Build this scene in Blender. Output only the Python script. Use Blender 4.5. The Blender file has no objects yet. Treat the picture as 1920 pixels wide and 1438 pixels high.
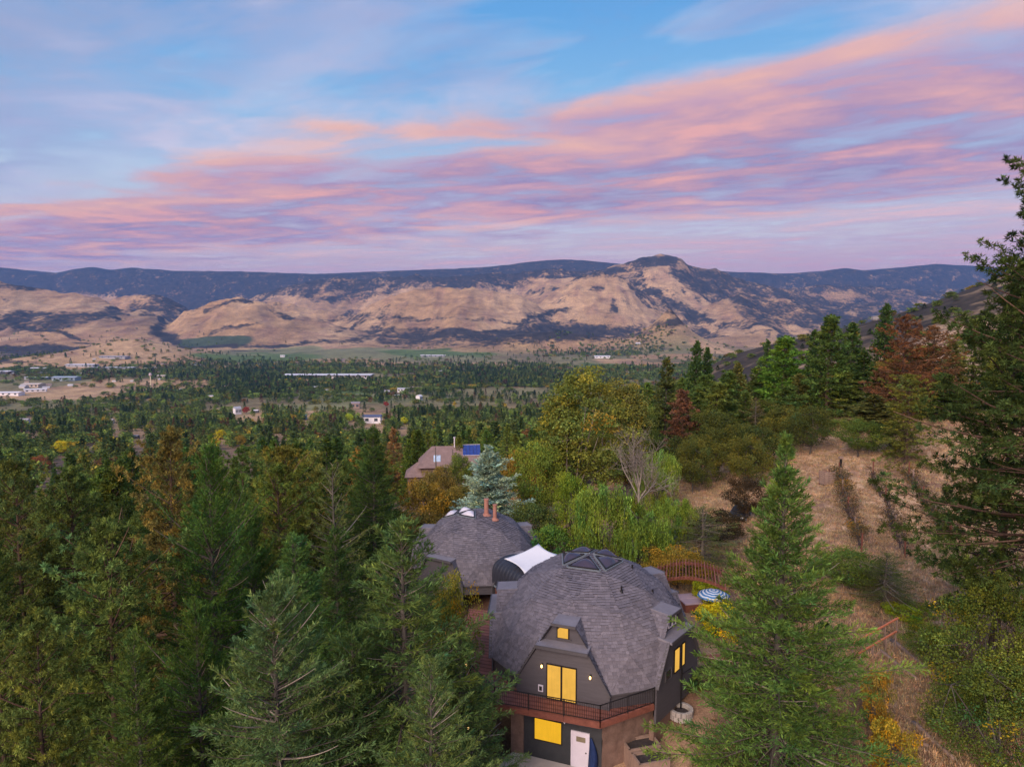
import bpy, bmesh, math, random
import numpy as np
from mathutils import Vector, Matrix

R = math.radians
scene = bpy.context.scene
COL = scene.collection
random.seed(7)
RNG = np.random.default_rng(7)

# ------------------------------------------------------------------ camera
CAMZ = 25.5
FPX, PITCH = 1280.0, R(5.0)
cam_data = bpy.data.cameras.new('camera')
cam_data.sensor_width = 36.0
cam_data.lens = 36.0 * FPX / 1920.0
cam_data.clip_start = 0.5
cam_data.clip_end = 60000
cam = bpy.data.objects.new('camera', cam_data)
COL.objects.link(cam)
cam.location = (0, 0, CAMZ)
cam.rotation_euler = (R(90) - PITCH, 0, 0)
scene.camera = cam

# ------------------------------------------------------------------ view
vs = scene.view_settings
vs.view_transform = 'Standard'
vs.look = 'None'
vs.exposure = 0.0
vs.gamma = 1.0
vs.use_curve_mapping = False

# ------------------------------------------------------------------ dusk sky
SUN_EL, SUN_AZ = R(30), R(207)      # afterglow behind the camera, a little to its left
world = bpy.data.worlds.new('World')
scene.world = world
world.use_nodes = True


class NT:
    """small helper to write node trees"""
    def __init__(self, tree):
        self.t = tree
        tree.nodes.clear()

    def n(self, kind, **kw):
        nd = self.t.nodes.new(kind)
        for k, v in kw.items():
            setattr(nd, k, v)
        return nd

    def l(self, a, b):
        self.t.links.new(a, b)

    def math(self, op, a, b=None, c=None, clamp=False):
        nd = self.n('ShaderNodeMath', operation=op)
        nd.use_clamp = clamp
        for i, v in enumerate((a, b, c)):
            if v is None:
                continue
            if hasattr(v, 'links'):
                self.l(v, nd.inputs[i])
            else:
                nd.inputs[i].default_value = v
        return nd.outputs[0]

    def mix(self, fac, a, b, blend='MIX'):
        nd = self.n('ShaderNodeMix', data_type='RGBA', blend_type=blend)
        nd.clamp_factor = True
        for s, v in ((nd.inputs[0], fac), (nd.inputs[6], a), (nd.inputs[7], b)):
            if hasattr(v, 'links'):
                self.l(v, s)
            elif isinstance(v, (int, float)):
                s.default_value = v
            else:
                s.default_value = (*v[:3], 1)
        return nd.outputs[2]

    def ramp(self, fac, stops, interp='LINEAR'):
        nd = self.n('ShaderNodeValToRGB')
        cr = nd.color_ramp
        cr.interpolation = interp
        while len(cr.elements) > 1:
            cr.elements.remove(cr.elements[-1])
        for i, (p, c) in enumerate(stops):
            e = cr.elements[0] if i == 0 else cr.elements.new(p)
            e.position = p
            e.color = (*c, 1) if not isinstance(c, (int, float)) else (c, c, c, 1)
        self.l(fac, nd.inputs[0])
        return nd.outputs[0]

    def noise(self, vec, scale, detail=4, rough=0.55, dist=0.0):
        nd = self.n('ShaderNodeTexNoise')
        nd.inputs['Scale'].default_value = scale
        nd.inputs['Detail'].default_value = detail
        nd.inputs['Roughness'].default_value = rough
        nd.inputs['Distortion'].default_value = dist
        if vec is not None:
            self.l(vec, nd.inputs['Vector'])
        return nd.outputs[0]

    def mapping(self, vec, scale=(1, 1, 1), rot=(0, 0, 0), loc=(0, 0, 0)):
        nd = self.n('ShaderNodeMapping')
        nd.inputs['Scale'].default_value = scale
        nd.inputs['Rotation'].default_value = rot
        nd.inputs['Location'].default_value = loc
        self.l(vec, nd.inputs['Vector'])
        return nd.outputs[0]


def srgb(r, g, b):
    f = lambda c: (c / 255 / 12.92) if c / 255 <= 0.04045 else ((c / 255 + 0.055) / 1.055) ** 2.4
    return (f(r), f(g), f(b))


def build_world():
    T = NT(world.node_tree)
    tc = T.n('ShaderNodeTexCoord')
    d = tc.outputs['Generated']
    sep = T.n('ShaderNodeSeparateXYZ')
    T.l(d, sep.inputs[0])
    z = T.math('MAXIMUM', sep.outputs[2], 0.03)
    # the cloud deck is a level sheet: a direction meets it at (x/z, y/z)
    X = T.math('DIVIDE', sep.outputs[0], z)
    Y = T.math('DIVIDE', sep.outputs[1], z)
    u = T.math('SUBTRACT', T.math('MULTIPLY', X, 0.866), T.math('MULTIPLY', Y, 0.5))
    w = T.math('ADD', T.math('MULTIPLY', X, 0.5), T.math('MULTIPLY', Y, 0.866))
    w = T.math('ABSOLUTE', w)
    comb = T.n('ShaderNodeCombineXYZ')
    T.l(u, comb.inputs[0])
    T.l(w, comb.inputs[1])
    P = comb.outputs[0]
    big = T.noise(T.mapping(P, (0.42, 0.60, 1), loc=(3.1, 0.4, 0)), 1.0, 2, 0.5, 0.8)
    mid = T.noise(T.mapping(P, (0.60, 1.02, 1), rot=(0, 0, R(-12)), loc=(1.7, 5.2, 0)), 1.0, 5, 0.52, 0.9)
    fine = T.noise(T.mapping(P, (1.15, 2.3, 1), rot=(0, 0, R(8)), loc=(8.2, 1.3, 0)), 1.0, 4, 0.55, 0.7)
    puff = T.noise(T.mapping(P, (2.5, 3.1, 1), loc=(2.2, 4.1, 0)), 1.0, 6, 0.58, 0.4)
    wb = T.math('ADD', w, T.math('MULTIPLY', T.math('SUBTRACT', big, 0.5), T.math('MULTIPLY', w, 0.85)))
    wb = T.math('ADD', wb, T.math('MULTIPLY', T.math('SUBTRACT', mid, 0.5), T.math('MULTIPLY', w, 0.36)))
    f = T.math('DIVIDE', T.math('LOGARITHM', T.math('MAXIMUM', wb, 0.5), 2.0), 4.0)   # 1->0, 2->.25, 4->.5, 8->.75, 16->1
    # colours of the clear air by height
    el = sep.outputs[2]
    clear = T.ramp(el, [(0.0, srgb(230, 184, 198)), (0.06, srgb(230, 192, 204)), (0.10, srgb(230, 210, 222)), (0.16, srgb(208, 216, 236)),
                        (0.27, srgb(150, 202, 244)), (0.40, srgb(106, 174, 236)), (0.55, srgb(90, 158, 224)), (1.0, srgb(82, 142, 208))])
    nish = T.n('ShaderNodeTexSky')
    nish.sky_type = 'NISHITA'
    nish.sun_disc = False
    nish.sun_elevation = R(3)
    nish.sun_rotation = SUN_AZ
    clear = T.mix(0.08, clear, T.mix(1.0, nish.outputs[0], (0.13, 0.13, 0.13), 'MULTIPLY'))
    # colours of the cloud sheet across its bands
    body = T.ramp(f, [(0.00, srgb(132, 150, 194)), (0.14, srgb(138, 152, 198)), (0.26, srgb(150, 160, 208)), (0.34, srgb(178, 186, 224)),
                      (0.40, srgb(226, 178, 186)), (0.45, srgb(192, 150, 184)), (0.52, srgb(158, 136, 180)), (0.60, srgb(172, 146, 188)),
                      (0.68, srgb(188, 154, 194)), (0.78, srgb(190, 152, 190)), (0.88, srgb(206, 160, 190)), (1.0, srgb(214, 166, 190))])
    lit = T.ramp(f, [(0.00, srgb(172, 182, 216)), (0.24, srgb(186, 194, 226)), (0.34, srgb(222, 214, 234)), (0.41, srgb(252, 192, 168)),
                     (0.55, srgb(248, 174, 166)), (0.64, srgb(246, 188, 178)), (0.74, srgb(244, 204, 206)), (0.86, srgb(240, 190, 200)), (1.0, srgb(238, 180, 196))])
    litf = T.ramp(T.math('ADD', T.math('MULTIPLY', mid, 0.70), T.math('MULTIPLY', puff, 0.30)), [(0.45, 0.0), (0.62, 0.95)])
    cloud = T.mix(litf, body, lit)
    dens = T.ramp(f, [(0.0, 0.62), (0.14, 0.60), (0.25, 0.54), (0.32, 0.40), (0.37, 0.46), (0.42, 0.98), (0.61, 0.96), (0.66, 0.62), (0.72, 0.36), (0.81, 0.48), (0.90, 0.58), (1.0, 0.6)])
    tex = T.math('ADD', T.math('MULTIPLY', mid, 0.48), T.math('ADD', T.math('MULTIPLY', fine, 0.24), T.math('MULTIPLY', puff, 0.28)))
    cov = T.math('ADD', T.math('MULTIPLY', T.math('SUBTRACT', tex, 0.5), 5.0), dens, clamp=True)
    # a thin bright veil in the gaps
    veil = T.ramp(T.math('ADD', T.math('MULTIPLY', fine, 0.6), T.math('MULTIPLY', big, 0.4)), [(0.46, 0.0), (0.66, 0.55)])
    gap = T.mix(veil, clear, srgb(218, 228, 246))
    sky = T.mix(T.math('MULTIPLY', cov, 0.93), gap, cloud)
    bg = T.n('ShaderNodeBackground')
    T.l(sky, bg.inputs[0])
    bg.inputs[1].default_value = 1.0
    out = T.n('ShaderNodeOutputWorld')
    T.l(bg.outputs[0], out.inputs[0])


build_world()

# ------------------------------------------------------------------ the one sun: wide soft afterglow
sd = bpy.data.lights.new('sun', 'SUN')
sd.energy = 4.2
sd.angle = R(40)
sd.color = (1.0, 0.80, 0.66)
sun = bpy.data.objects.new('sun', sd)
COL.objects.link(sun)
sdir = Vector((math.sin(SUN_AZ) * math.cos(SUN_EL), math.cos(SUN_AZ) * math.cos(SUN_EL), math.sin(SUN_EL)))
sun.rotation_euler = sdir.to_track_quat('Z', 'Y').to_euler()
sun.location = (-30, -60, 80)

scene.cycles.max_bounces = 5
scene.cycles.diffuse_bounces = 2
scene.cycles.glossy_bounces = 2
scene.cycles.transmission_bounces = 2
scene.cycles.volume_bounces = 0
scene.cycles.use_denoising = True
try:
    scene.cycles.denoiser = 'OPENIMAGEDENOISE'
except Exception:
    pass

# ------------------------------------------------------------------ helpers
CP, SP = math.cos(PITCH), math.sin(PITCH)


def proj(x, y, z):
    """where a point of the place falls in the photograph (pixels)"""
    zr = z - CAMZ
    D = y * CP - zr * SP
    v = y * SP + zr * CP
    return 960 + FPX * x / D, 719 - FPX * v / D


def ray(px, py):
    a, b = (px - 960) / FPX, (719 - py) / FPX
    return a, CP + b * SP, -SP + b * CP


def at_y(px, py, y):
    """the point at distance y along the sight line of a pixel"""
    a, b, c = ray(px, py)
    s = y / b
    return a * s, y, CAMZ + c * s


def at_z(px, py, z):
    a, b, c = ray(px, py)
    s = (z - CAMZ) / c
    return a * s, b * s, z


def zfor(py, y):
    return at_y(960, py, y)[2]


def tag(o, label=None, cat=None, group=None, kind=None):
    if label: o['label'] = label
    if cat: o['category'] = cat
    if group: o['group'] = group
    if kind: o['kind'] = kind
    return o


def empty(name, loc=(0, 0, 0), rz=0.0):
    o = bpy.data.objects.new(name, None)
    o.empty_display_size = 0.3
    o.location = loc
    o.rotation_euler = (0, 0, rz)
    COL.objects.link(o)
    return o


def link_mesh(name, me, mat=None, parent=None, loc=None):
    o = bpy.data.objects.new(name, me)
    if mat is not None and len(me.materials) == 0:
        me.materials.append(mat)
    COL.objects.link(o)
    if parent is not None:
        o.parent = parent
    if loc is not None:
        o.location = loc
    return o


def np_mesh(name, verts, faces, cols=None, attr='col', smooth=False):
    """faces: (n,3) or (n,4) int array; cols: (n_vert,3) or (n_vert,)"""
    me = bpy.data.meshes.new(name)
    verts = np.asarray(verts, np.float32)
    faces = np.asarray(faces, np.int32)
    k = faces.shape[1]
    me.vertices.add(len(verts))
    me.vertices.foreach_set('co', verts.ravel())
    me.loops.add(faces.size)
    me.loops.foreach_set('vertex_index', faces.ravel())
    me.polygons.add(len(faces))
    me.polygons.foreach_set('loop_start', np.arange(0, faces.size, k, dtype=np.int32))
    me.polygons.foreach_set('loop_total', np.full(len(faces), k, np.int32))
    if smooth:
        me.polygons.foreach_set('use_smooth', np.ones(len(faces), bool))
    if cols is not None:
        add_col(me, cols, attr)
    me.update(calc_edges=True)
    return me


def add_col(me, cols, attr='col'):
    cols = np.asarray(cols, np.float32)
    if cols.ndim == 1:
        a = me.attributes.new(attr, 'FLOAT', 'POINT')
        a.data.foreach_set('value', cols)
    else:
        a = me.attributes.new(attr, 'FLOAT_COLOR', 'POINT')
        c4 = np.ones((len(cols), 4), np.float32)
        c4[:, :3] = cols
        a.data.foreach_set('color', c4.ravel())


class MB:
    """collects solid shapes and links them as ONE mesh object"""
    def __init__(self):
        self.v, self.f = [], []

    def poly(self, pts, faces):
        b = len(self.v)
        self.v += [tuple(p) for p in pts]
        self.f += [tuple(i + b for i in f) for f in faces]
        return self

    def box(self, x0, x1, y0, y1, z0, z1, M=None):
        p = [(x0, y0, z0), (x1, y0, z0), (x1, y1, z0), (x0, y1, z0), (x0, y0, z1), (x1, y0, z1), (x1, y1, z1), (x0, y1, z1)]
        if M is not None:
            p = [tuple(M @ Vector(q)) for q in p]
        return self.poly(p, [(0, 3, 2, 1), (4, 5, 6, 7), (0, 1, 5, 4), (1, 2, 6, 5), (2, 3, 7, 6), (3, 0, 4, 7)])

    def bar(self, a, b, w, h=None, up=(0, 0, 1)):
        """a straight bar from a to b, w wide and h high"""
        h = w if h is None else h
        a, b = Vector(a), Vector(b)
        d = (b - a).normalized()
        upv = Vector(up)
        if abs(d.dot(upv)) > 0.98:
            upv = Vector((0, 1, 0))
        s = d.cross(upv).normalized() * (w / 2)
        t = s.cross(d).normalized() * (h / 2)
        p = [a - s - t, a + s - t, a + s + t, a - s + t, b - s - t, b + s - t, b + s + t, b - s + t]
        return self.poly(p, [(0, 1, 2, 3), (7, 6, 5, 4), (0, 4, 5, 1), (1, 5, 6, 2), (2, 6, 7, 3), (3, 7, 4, 0)])

    def tube(self, pts, radii, n=8, cap=True):
        pts = [Vector(p) for p in pts]
        if isinstance(radii, (int, float)):
            radii = [radii] * len(pts)
        base = len(self.v)
        ref = None
        for i, p in enumerate(pts):
            d = (pts[min(i + 1, len(pts) - 1)] - pts[max(i - 1, 0)]).normalized()
            if ref is None:
                ref = Vector((0, 0, 1)) if abs(d.z) < 0.9 else Vector((1, 0, 0))
            s = d.cross(ref).normalized()
            t = s.cross(d).normalized()
            ref = t
            for k in range(n):
                a = 2 * math.pi * k / n
                self.v.append(tuple(p + (s * math.cos(a) + t * math.sin(a)) * radii[i]))
        for i in range(len(pts) - 1):
            for k in range(n):
                k2 = (k + 1) % n
                a = base + i * n
                self.f.append((a + k, a + k2, a + n + k2, a + n + k))
        if cap:
            self.f.append(tuple(base + k for k in range(n - 1, -1, -1)))
            e = base + (len(pts) - 1) * n
            self.f.append(tuple(e + k for k in range(n)))
        return self

    def lathe(self, prof, n=16, loc=(0, 0, 0)):
        """prof: list of (radius, z) from bottom to top"""
        base = len(self.v)
        for r, z in prof:
            for k in range(n):
                a = 2 * math.pi * k / n
                self.v.append((loc[0] + r * math.cos(a), loc[1] + r * math.sin(a), loc[2] + z))
        for i in range(len(prof) - 1):
            for k in range(n):
                k2 = (k + 1) % n
                a = base + i * n
                self.f.append((a + k, a + k2, a + n + k2, a + n + k))
        self.f.append(tuple(base + k for k in range(n - 1, -1, -1)))
        e = base + (len(prof) - 1) * n
        self.f.append(tuple(e + k for k in range(n)))
        return self

    def prism(self, outline, vec):
        """a flat outline (3-D points) pushed along vec"""
        n = len(outline)
        vec = Vector(vec)
        p = [Vector(q) for q in outline] + [Vector(q) + vec for q in outline]
        return self.poly(p, [tuple(range(n))[::-1], tuple(range(n, 2 * n))] +
                         [(i, (i + 1) % n, n + (i + 1) % n, n + i) for i in range(n)])

    def mesh(self, name, mat=None, smooth=False):
        me = bpy.data.meshes.new(name)
        me.from_pydata(self.v, [], self.f)
        bm = bmesh.new()
        bm.from_mesh(me)
        bmesh.ops.recalc_face_normals(bm, faces=bm.faces)
        bm.to_mesh(me)
        bm.free()
        if smooth:
            for p in me.polygons:
                p.use_smooth = True
        if mat is not None:
            me.materials.append(mat)
        me.update()
        return me

    def build(self, name, mat, parent=None, smooth=False, bevel=0.0):
        o = link_mesh(name, self.mesh(name, mat, smooth), None, parent)
        if bevel:
            m = o.modifiers.new('bevel', 'BEVEL')
            m.width = bevel
            m.segments = 2
            m.limit_method = 'ANGLE'
        return o


# value noise in numpy -------------------------------------------------
def _hash(ix, iy, seed):
    h = (ix.astype(np.int64) * 374761393 + iy.astype(np.int64) * 668265263 + seed * 1442695041) & 0x7fffffff
    h = ((h ^ (h >> 13)) * 1274126177) & 0x7fffffff
    h = h ^ (h >> 16)
    return (h & 0xffff) / 65535.0


def vnoise(x, y, seed=0):
    ix, iy = np.floor(x), np.floor(y)
    fx, fy = x - ix, y - iy
    fx = fx * fx * fx * (fx * (fx * 6 - 15) + 10)
    fy = fy * fy * fy * (fy * (fy * 6 - 15) + 10)
    a, b = _hash(ix, iy, seed), _hash(ix + 1, iy, seed)
    c, d = _hash(ix, iy + 1, seed), _hash(ix + 1, iy + 1, seed)
    return (a * (1 - fx) + b * fx) * (1 - fy) + (c * (1 - fx) + d * fx) * fy


def fbm(x, y, octv=4, seed=0, gain=0.5):
    s, a, t = 0.0, 1.0, 0.0
    for o in range(octv):
        s = s + a * vnoise(x * 2 ** o + 17.3 * o, y * 2 ** o - 9.1 * o, seed + o)
        t += a
        a *= gain
    return s / t


def ridged(x, y, octv=4, seed=0):
    s, a, t = 0.0, 1.0, 0.0
    for o in range(octv):
        n = 1 - np.abs(2 * vnoise(x * 2 ** o + 31.7 * o, y * 2 ** o + 3.3 * o, seed + o) - 1)
        s = s + a * n * n
        t += a
        a *= 0.5
    return s / t


def sstep(a, b, x):
    t = np.clip((x - a) / (b - a), 0, 1)
    return t * t * (3 - 2 * t)


# ------------------------------------------------------------------ materials
def new_mat(name):
    m = bpy.data.materials.new(name)
    m.use_nodes = True
    return m, NT(m.node_tree)


def finish(T, bsdf):
    o = T.n('ShaderNodeOutputMaterial')
    T.l(bsdf, o.inputs[0])


def principled(T, color, rough=0.8, metal=0.0, spec=0.3, normal=None):
    b = T.n('ShaderNodeBsdfPrincipled')
    if hasattr(color, 'links'):
        T.l(color, b.inputs['Base Color'])
    else:
        b.inputs['Base Color'].default_value = (*color, 1)
    if hasattr(rough, 'links'):
        T.l(rough, b.inputs['Roughness'])
    else:
        b.inputs['Roughness'].default_value = rough
    b.inputs['Metallic'].default_value = metal
    b.inputs['Specular IOR Level'].default_value = spec
    if normal is not None:
        T.l(normal, b.inputs['Normal'])
    return b.outputs[0]


def bump(T, h, strength=0.4, dist=0.02):
    b = T.n('ShaderNodeBump')
    b.inputs['Strength'].default_value = strength
    b.inputs['Distance'].default_value = dist
    T.l(h, b.inputs['Height'])
    return b.outputs[0]


def simple_mat(name, col, rough=0.7, var=0.25, scale=6.0, metal=0.0, spec=0.3, bmp=0.0, stretch=(1, 1, 1)):
    """plain colour with a little mottling, dirt and relief"""
    m, T = new_mat(name)
    tc = T.n('ShaderNodeTexCoord')
    v = T.mapping(tc.outputs['Object'], stretch)
    n1 = T.noise(v, scale, 5, 0.6)
    n2 = T.noise(v, scale * 6, 3, 0.6)
    f = T.math('ADD', T.math('MULTIPLY', n1, 0.65), T.math('MULTIPLY', n2, 0.35))
    lo = tuple(c * (1 - var) for c in col)
    hi = tuple(min(1, c * (1 + var)) for c in col)
    c = T.ramp(f, [(0.3, lo), (0.7, hi)])
    nrm = bump(T, n2, bmp, 0.02) if bmp else None
    finish(T, principled(T, c, rough, metal, spec, nrm))
    return m


def emit_mat(name, col, strength, var=0.12, scale=2.0):
    """a lit window: what glows is the curtain or blind behind the pane"""
    m, T = new_mat(name)
    tc = T.n('ShaderNodeTexCoord')
    n0 = T.noise(tc.outputs['Object'], scale, 4, 0.6)
    n1 = T.math('ADD', T.math('MULTIPLY', n0, 0.55), T.math('MULTIPLY', T.noise(T.mapping(tc.outputs['Object'], (9, 9, 0.5)), 1.0, 3, 0.6), 0.45))
    c = T.ramp(n1, [(0.3, tuple(k * (1 - var) for k in col)), (0.7, tuple(k * (1 + var) for k in col))])
    e = T.n('ShaderNodeEmission')
    T.l(c, e.inputs[0])
    e.inputs[1].default_value = strength
    finish(T, e.outputs[0])
    return m

# ------------------------------------------------------------------ the lie of the land
FLOOR = CAMZ - 215.0
_cp = [  # x, y, height: hillside round the house, falling to the left and away
    (3, 34, -0.4), (3, 28, -1.2), (0, 39, -0.7), (-4, 42, -1.6), (-8, 36, -3.2), (-10, 46, -3.6), (-20, 45, -7.5), (-36, 45, -10), (-30, 24, -10), (-15, 25, -5.5),
    (0, 14, -3), (0, -12, -6), (-40, -10, -16), (40, -10, 2), (16, 14, 0.0), (30, 18, 3.0),
    (5, 44, 2.0), (12, 42, 2.7), (14, 36, 1.3), (10.5, 32, 0.0), (8.6, 38.0, 0.0), (7.0, 36.2, -0.3), (9.8, 37.2, 0.4), (9.9, 39.2, 1.5), (20, 30, 1.6), (17, 48, 3.2), (25, 36, 2.6), (32, 46, 3.6), (48, 40, 6.5),
    (37, 57, 3.8), (47, 85, 7.4), (60, 82, 8.4), (62, 60, 8.0), (52, 110, 8.6), (75, 105, 11.5), (30, 90, 3.4), (22, 88, 2.8), (36, 98, 4.4),
    (-2, 57, 2.4), (8, 62, 2.6), (0, 76, 1.0), (-16, 70, -3.5), (12, 78, 2.6), (-60, 80, -14), (-90, 120, -21), (-30, 110, -11), (0, 110, -4.5), (-14, 150, -12),
    (10, 150, -9), (60, 150, 5), (110, 150, 15), (0, 250, -34), (80, 250, -10), (160, 250, 16), (-150, 250, -43), (250, 250, 34),
    (-300, 300, -56), (-60, 400, -60), (100, 400, -34), (220, 420, 2), (330, 420, 40), (-450, 600, -97), (0, 700, -92), (150, 700, -58),
    (210, 700, -13), (284, 700, 5), (371, 700, 26), (476, 700, 62), (640, 700, 118), (0, 1000, -126), (-700, 1000, -136), (330, 1000, -88), (700, 1000, 20),
    (0, 1500, -164), (-1100, 1500, -174), (500, 1500, -150), (1200, 1500, -80), (0, 2000, -184), (-1600, 2000, -188), (800, 2000, -176), (1900, 2000, -130),
    (0, 2600, FLOOR), (-2300, 2600, FLOOR), (1200, 2600, FLOOR), (2600, 2600, FLOOR + 30)]
_cp = np.array(_cp, float)


def _uw(x, y):
    return 1.6 * x / (y + 45.0), np.log(y + 45.0)


def _tps(px, py, qx, qy):
    d2 = (px[:, None] - qx[None]) ** 2 + (py[:, None] - qy[None]) ** 2
    return d2 * np.log(d2 + 1e-9) * 0.5


_cu, _cw = _uw(_cp[:, 0], _cp[:, 1])
_n = len(_cp)
_A = np.zeros((_n + 3, _n + 3))
_A[:_n, :_n] = _tps(_cu, _cw, _cu, _cw) + np.eye(_n) * 0.002
_A[:_n, _n] = _A[_n, :_n] = 1
_A[:_n, _n + 1] = _A[_n + 1, :_n] = _cu
_A[:_n, _n + 2] = _A[_n + 2, :_n] = _cw
_sol = np.linalg.solve(_A, np.concatenate([_cp[:, 2], np.zeros(3)]))

# hills across the valley: ridge lines, each with its distance, front and back fall, and crest (column, row of the photograph)
RIDGES = [
    (7200, 1900, 1500, 1.15, [(-700, 520), (-300, 522), (-100, 526), (0, 531), (60, 543), (150, 553), (200, 560), (290, 588), (330, 615), (380, 650)]),
    (6900, 1250, 1200, 1.25, [(260, 650), (310, 612), (350, 582), (400, 566), (440, 560), (470, 563), (500, 575), (540, 585), (590, 600), (680, 618), (740, 640), (780, 655)]),
    (8000, 900, 1000, 1.1, [(400, 640), (450, 580), (480, 566), (520, 562), (550, 572), (600, 588), (650, 600), (720, 630)]),
    (8800, 1200, 1300, 1.1, [(120, 600), (200, 570), (240, 552), (290, 548), (330, 560), (380, 590), (420, 640)]),
    (7900, 1900, 1300, 1.35, [(540, 650), (600, 620), (660, 595), (700, 572), (750, 551), (800, 546), (870, 545), (940, 547), (980, 556), (1010, 572), (1050, 600), (1090, 640)]),
    (8600, 1800, 1200, 1.2, [(900, 640), (960, 600), (1010, 575), (1050, 545), (1085, 522), (1120, 516), (1160, 520), (1200, 545), (1260, 580), (1320, 600), (1400, 640)]),
    (10300, 2600, 1600, 1.1, [(940, 600), (1000, 535), (1060, 518), (1120, 508), (1165, 494), (1195, 485), (1230, 479), (1265, 484), (1300, 493), (1345, 504), (1385, 515), (1440, 535), (1510, 548), (1560, 560), (1620, 585), (1680, 620), (1740, 650)]),
    (8600, 1500, 1200, 1.2, [(1230, 640), (1300, 590), (1350, 562), (1390, 545), (1430, 552), (1500, 566), (1560, 582), (1620, 600), (1660, 640)]),
    (7200, 1200, 900, 1.2, [(1280, 650), (1340, 625), (1400, 604), (1440, 600), (1500, 612), (1560, 600), (1600, 590), (1660, 600), (1720, 610), (1800, 640)]),
    (11500, 1900, 1300, 1.0, [(380, 600), (450, 565), (520, 545), (560, 532), (600, 522), (640, 516), (690, 519), (760, 517), (850, 514), (940, 510), (1040, 503), (1120, 505), (1200, 510), (1300, 540)]),
    (9600, 1700, 1400, 1.1, [(1440, 620), (1520, 580), (1580, 570), (1640, 562), (1690, 560), (1730, 568), (1790, 560), (1850, 545), (1950, 540), (2200, 535), (2500, 560)])]
SKYL_X = np.array([-400, 0, 60, 110, 150, 180, 215, 250, 330, 450, 590, 690, 800, 900, 960, 1000, 1050, 1090, 1140, 1250, 1370, 1470, 1540, 1580, 1620, 1700, 1750, 1830, 1900, 2400], float)
SKYL_Y = np.array([500, 501, 507, 512, 504, 501, 506, 502, 508, 509, 514, 510, 506, 502, 496, 490, 487, 488, 493, 502, 510, 513, 508, 503, 507, 500, 495, 499, 503, 500], float)


def ridge_heights(t, y, jig):
    """height above the valley floor: the highest of the ridges, blended where they meet"""
    px = 960 + FPX * t / CP
    acc = np.zeros(len(px))
    for Yc, Lf, Lb, e, pts in RIDGES:
        p = np.array(pts, float)
        # a soft curve through the crest points
        crest = sum(np.interp(px + o, p[:, 0], p[:, 1]) * w for o, w in ((-14, .25), (0, .5), (14, .25)))
        hc = np.maximum(zfor_arr(crest, np.full(len(px), float(Yc))) - FLOOR, 0)
        yc = Yc + jig
        f = np.clip(1 - (yc - y) / Lf, 0, 1) ** e
        b = np.clip(1 - (y - yc) / Lb, 0, 1) ** 1.2
        acc = acc + np.exp(np.minimum(hc * np.where(y < yc, f, b), 1400) / 22.0) - 1
    return 22.0 * np.log1p(acc)


def gullies(x, y):
    wx = x + 200 * (fbm(x / 700, y / 700, 3, 21) - 0.5)
    return ridged(wx / 1050, y / 2300, 3, 31), ridged(wx / 340 + 5, y / 950, 3, 41)


def ground_z(x, y):
    x = np.atleast_1d(np.asarray(x, float))
    y = np.atleast_1d(np.asarray(y, float))
    out = np.empty_like(x)
    near = y < 2700
    if near.any():
        xs, ys = x[near], np.maximum(y[near], -38)
        u, w = _uw(xs, ys)
        z = np.zeros(len(xs))
        for s in range(0, len(xs), 40000):
            sl = slice(s, s + 40000)
            z[sl] = _tps(u[sl], w[sl], _cu, _cw) @ _sol[:_n] + _sol[_n] + _sol[_n + 1] * u[sl] + _sol[_n + 2] * w[sl]
        amp = np.clip((ys - 55) / 300, 0, 1) * 7.0
        z = z + amp * (fbm(xs / 90, ys / 90, 3, 5) - 0.5)
        # small bumps; level round the domes
        hd = np.minimum(np.hypot(xs - 4.8, ys - 43.5), np.hypot(xs + 2.8, ys - 57))
        z = z + 0.35 * (fbm(xs / 5, ys / 5, 3, 9) - 0.5) * sstep(9, 14, hd)
        k = sstep(2350, 2650, ys)
        out[near] = z * (1 - k) + FLOOR * k
    far = ~near
    if far.any():
        xs, ys = x[far], y[far]
        z = np.full(len(xs), FLOOR)
        # the round grass hill that stands alone in the valley, and the dark butte with its long shoulder
        t = xs / ys * FPX / CP + 960
        def cone(pc, yc, wx, wy, top, p=1.6):
            xc = (pc - 960) / FPX * CP * yc
            d = np.hypot((xs - xc) / wx, (ys - yc) / wy)
            return np.maximum(0, 1 - d) ** p * 0 + top * np.exp(-(d ** p) * 2.2)
        z = z + cone(245, 3900, 620, 620, 128, 1.5)
        z = z + cone(60, 3500, 500, 300, 20, 1.6)
        z = z + cone(1255, 5300, 400, 600, 315, 1.2) + cone(1030, 5400, 1000, 420, 150, 1.9) + cone(1440, 5000, 700, 500, 30, 2)
        z = z + 4.0 * (fbm(xs / 260, ys / 260, 3, 4) - 0.5)
        h = y_h = ys > 5000
        if h.any():
            xa, ya = xs[h], ys[h]
            hz = FLOOR + ridge_heights(xa / ya, ya, 420 * (fbm(xa / 800, ya / 4000, 3, 22) - 0.5))
            far_ = sstep(12000, 15000, ya) * (1 - sstep(15500, 19000, ya))
            hz = np.maximum(hz, FLOOR + 560 * far_)
            sp, gu = gullies(xa, ya)
            a = sstep(20, 220, hz - FLOOR) * (1 - sstep(13200, 14200, ya) * 0.8)
            hz = hz + a * (105 * (sp - 0.45) + 58 * (gu - 0.45) + 16 * (ridged(xa / 120, ya / 380, 2, 47) - 0.45))
            sk = np.interp(960 + FPX * (xa / ya) / CP, SKYL_X, SKYL_Y)
            crest = np.exp(-((ya - 15000) / 1100.0) ** 2)
            hz = hz * (1 - crest) + (zfor_arr(sk, ya) + 20 * (fbm(xa / 160, ya / 160, 2, 8) - 0.5)) * crest
            z[h] = np.maximum(hz, FLOOR) + (z[h] - FLOOR) * (1 - sstep(5600, 6600, ya))
        out[far] = z
    return out


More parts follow.
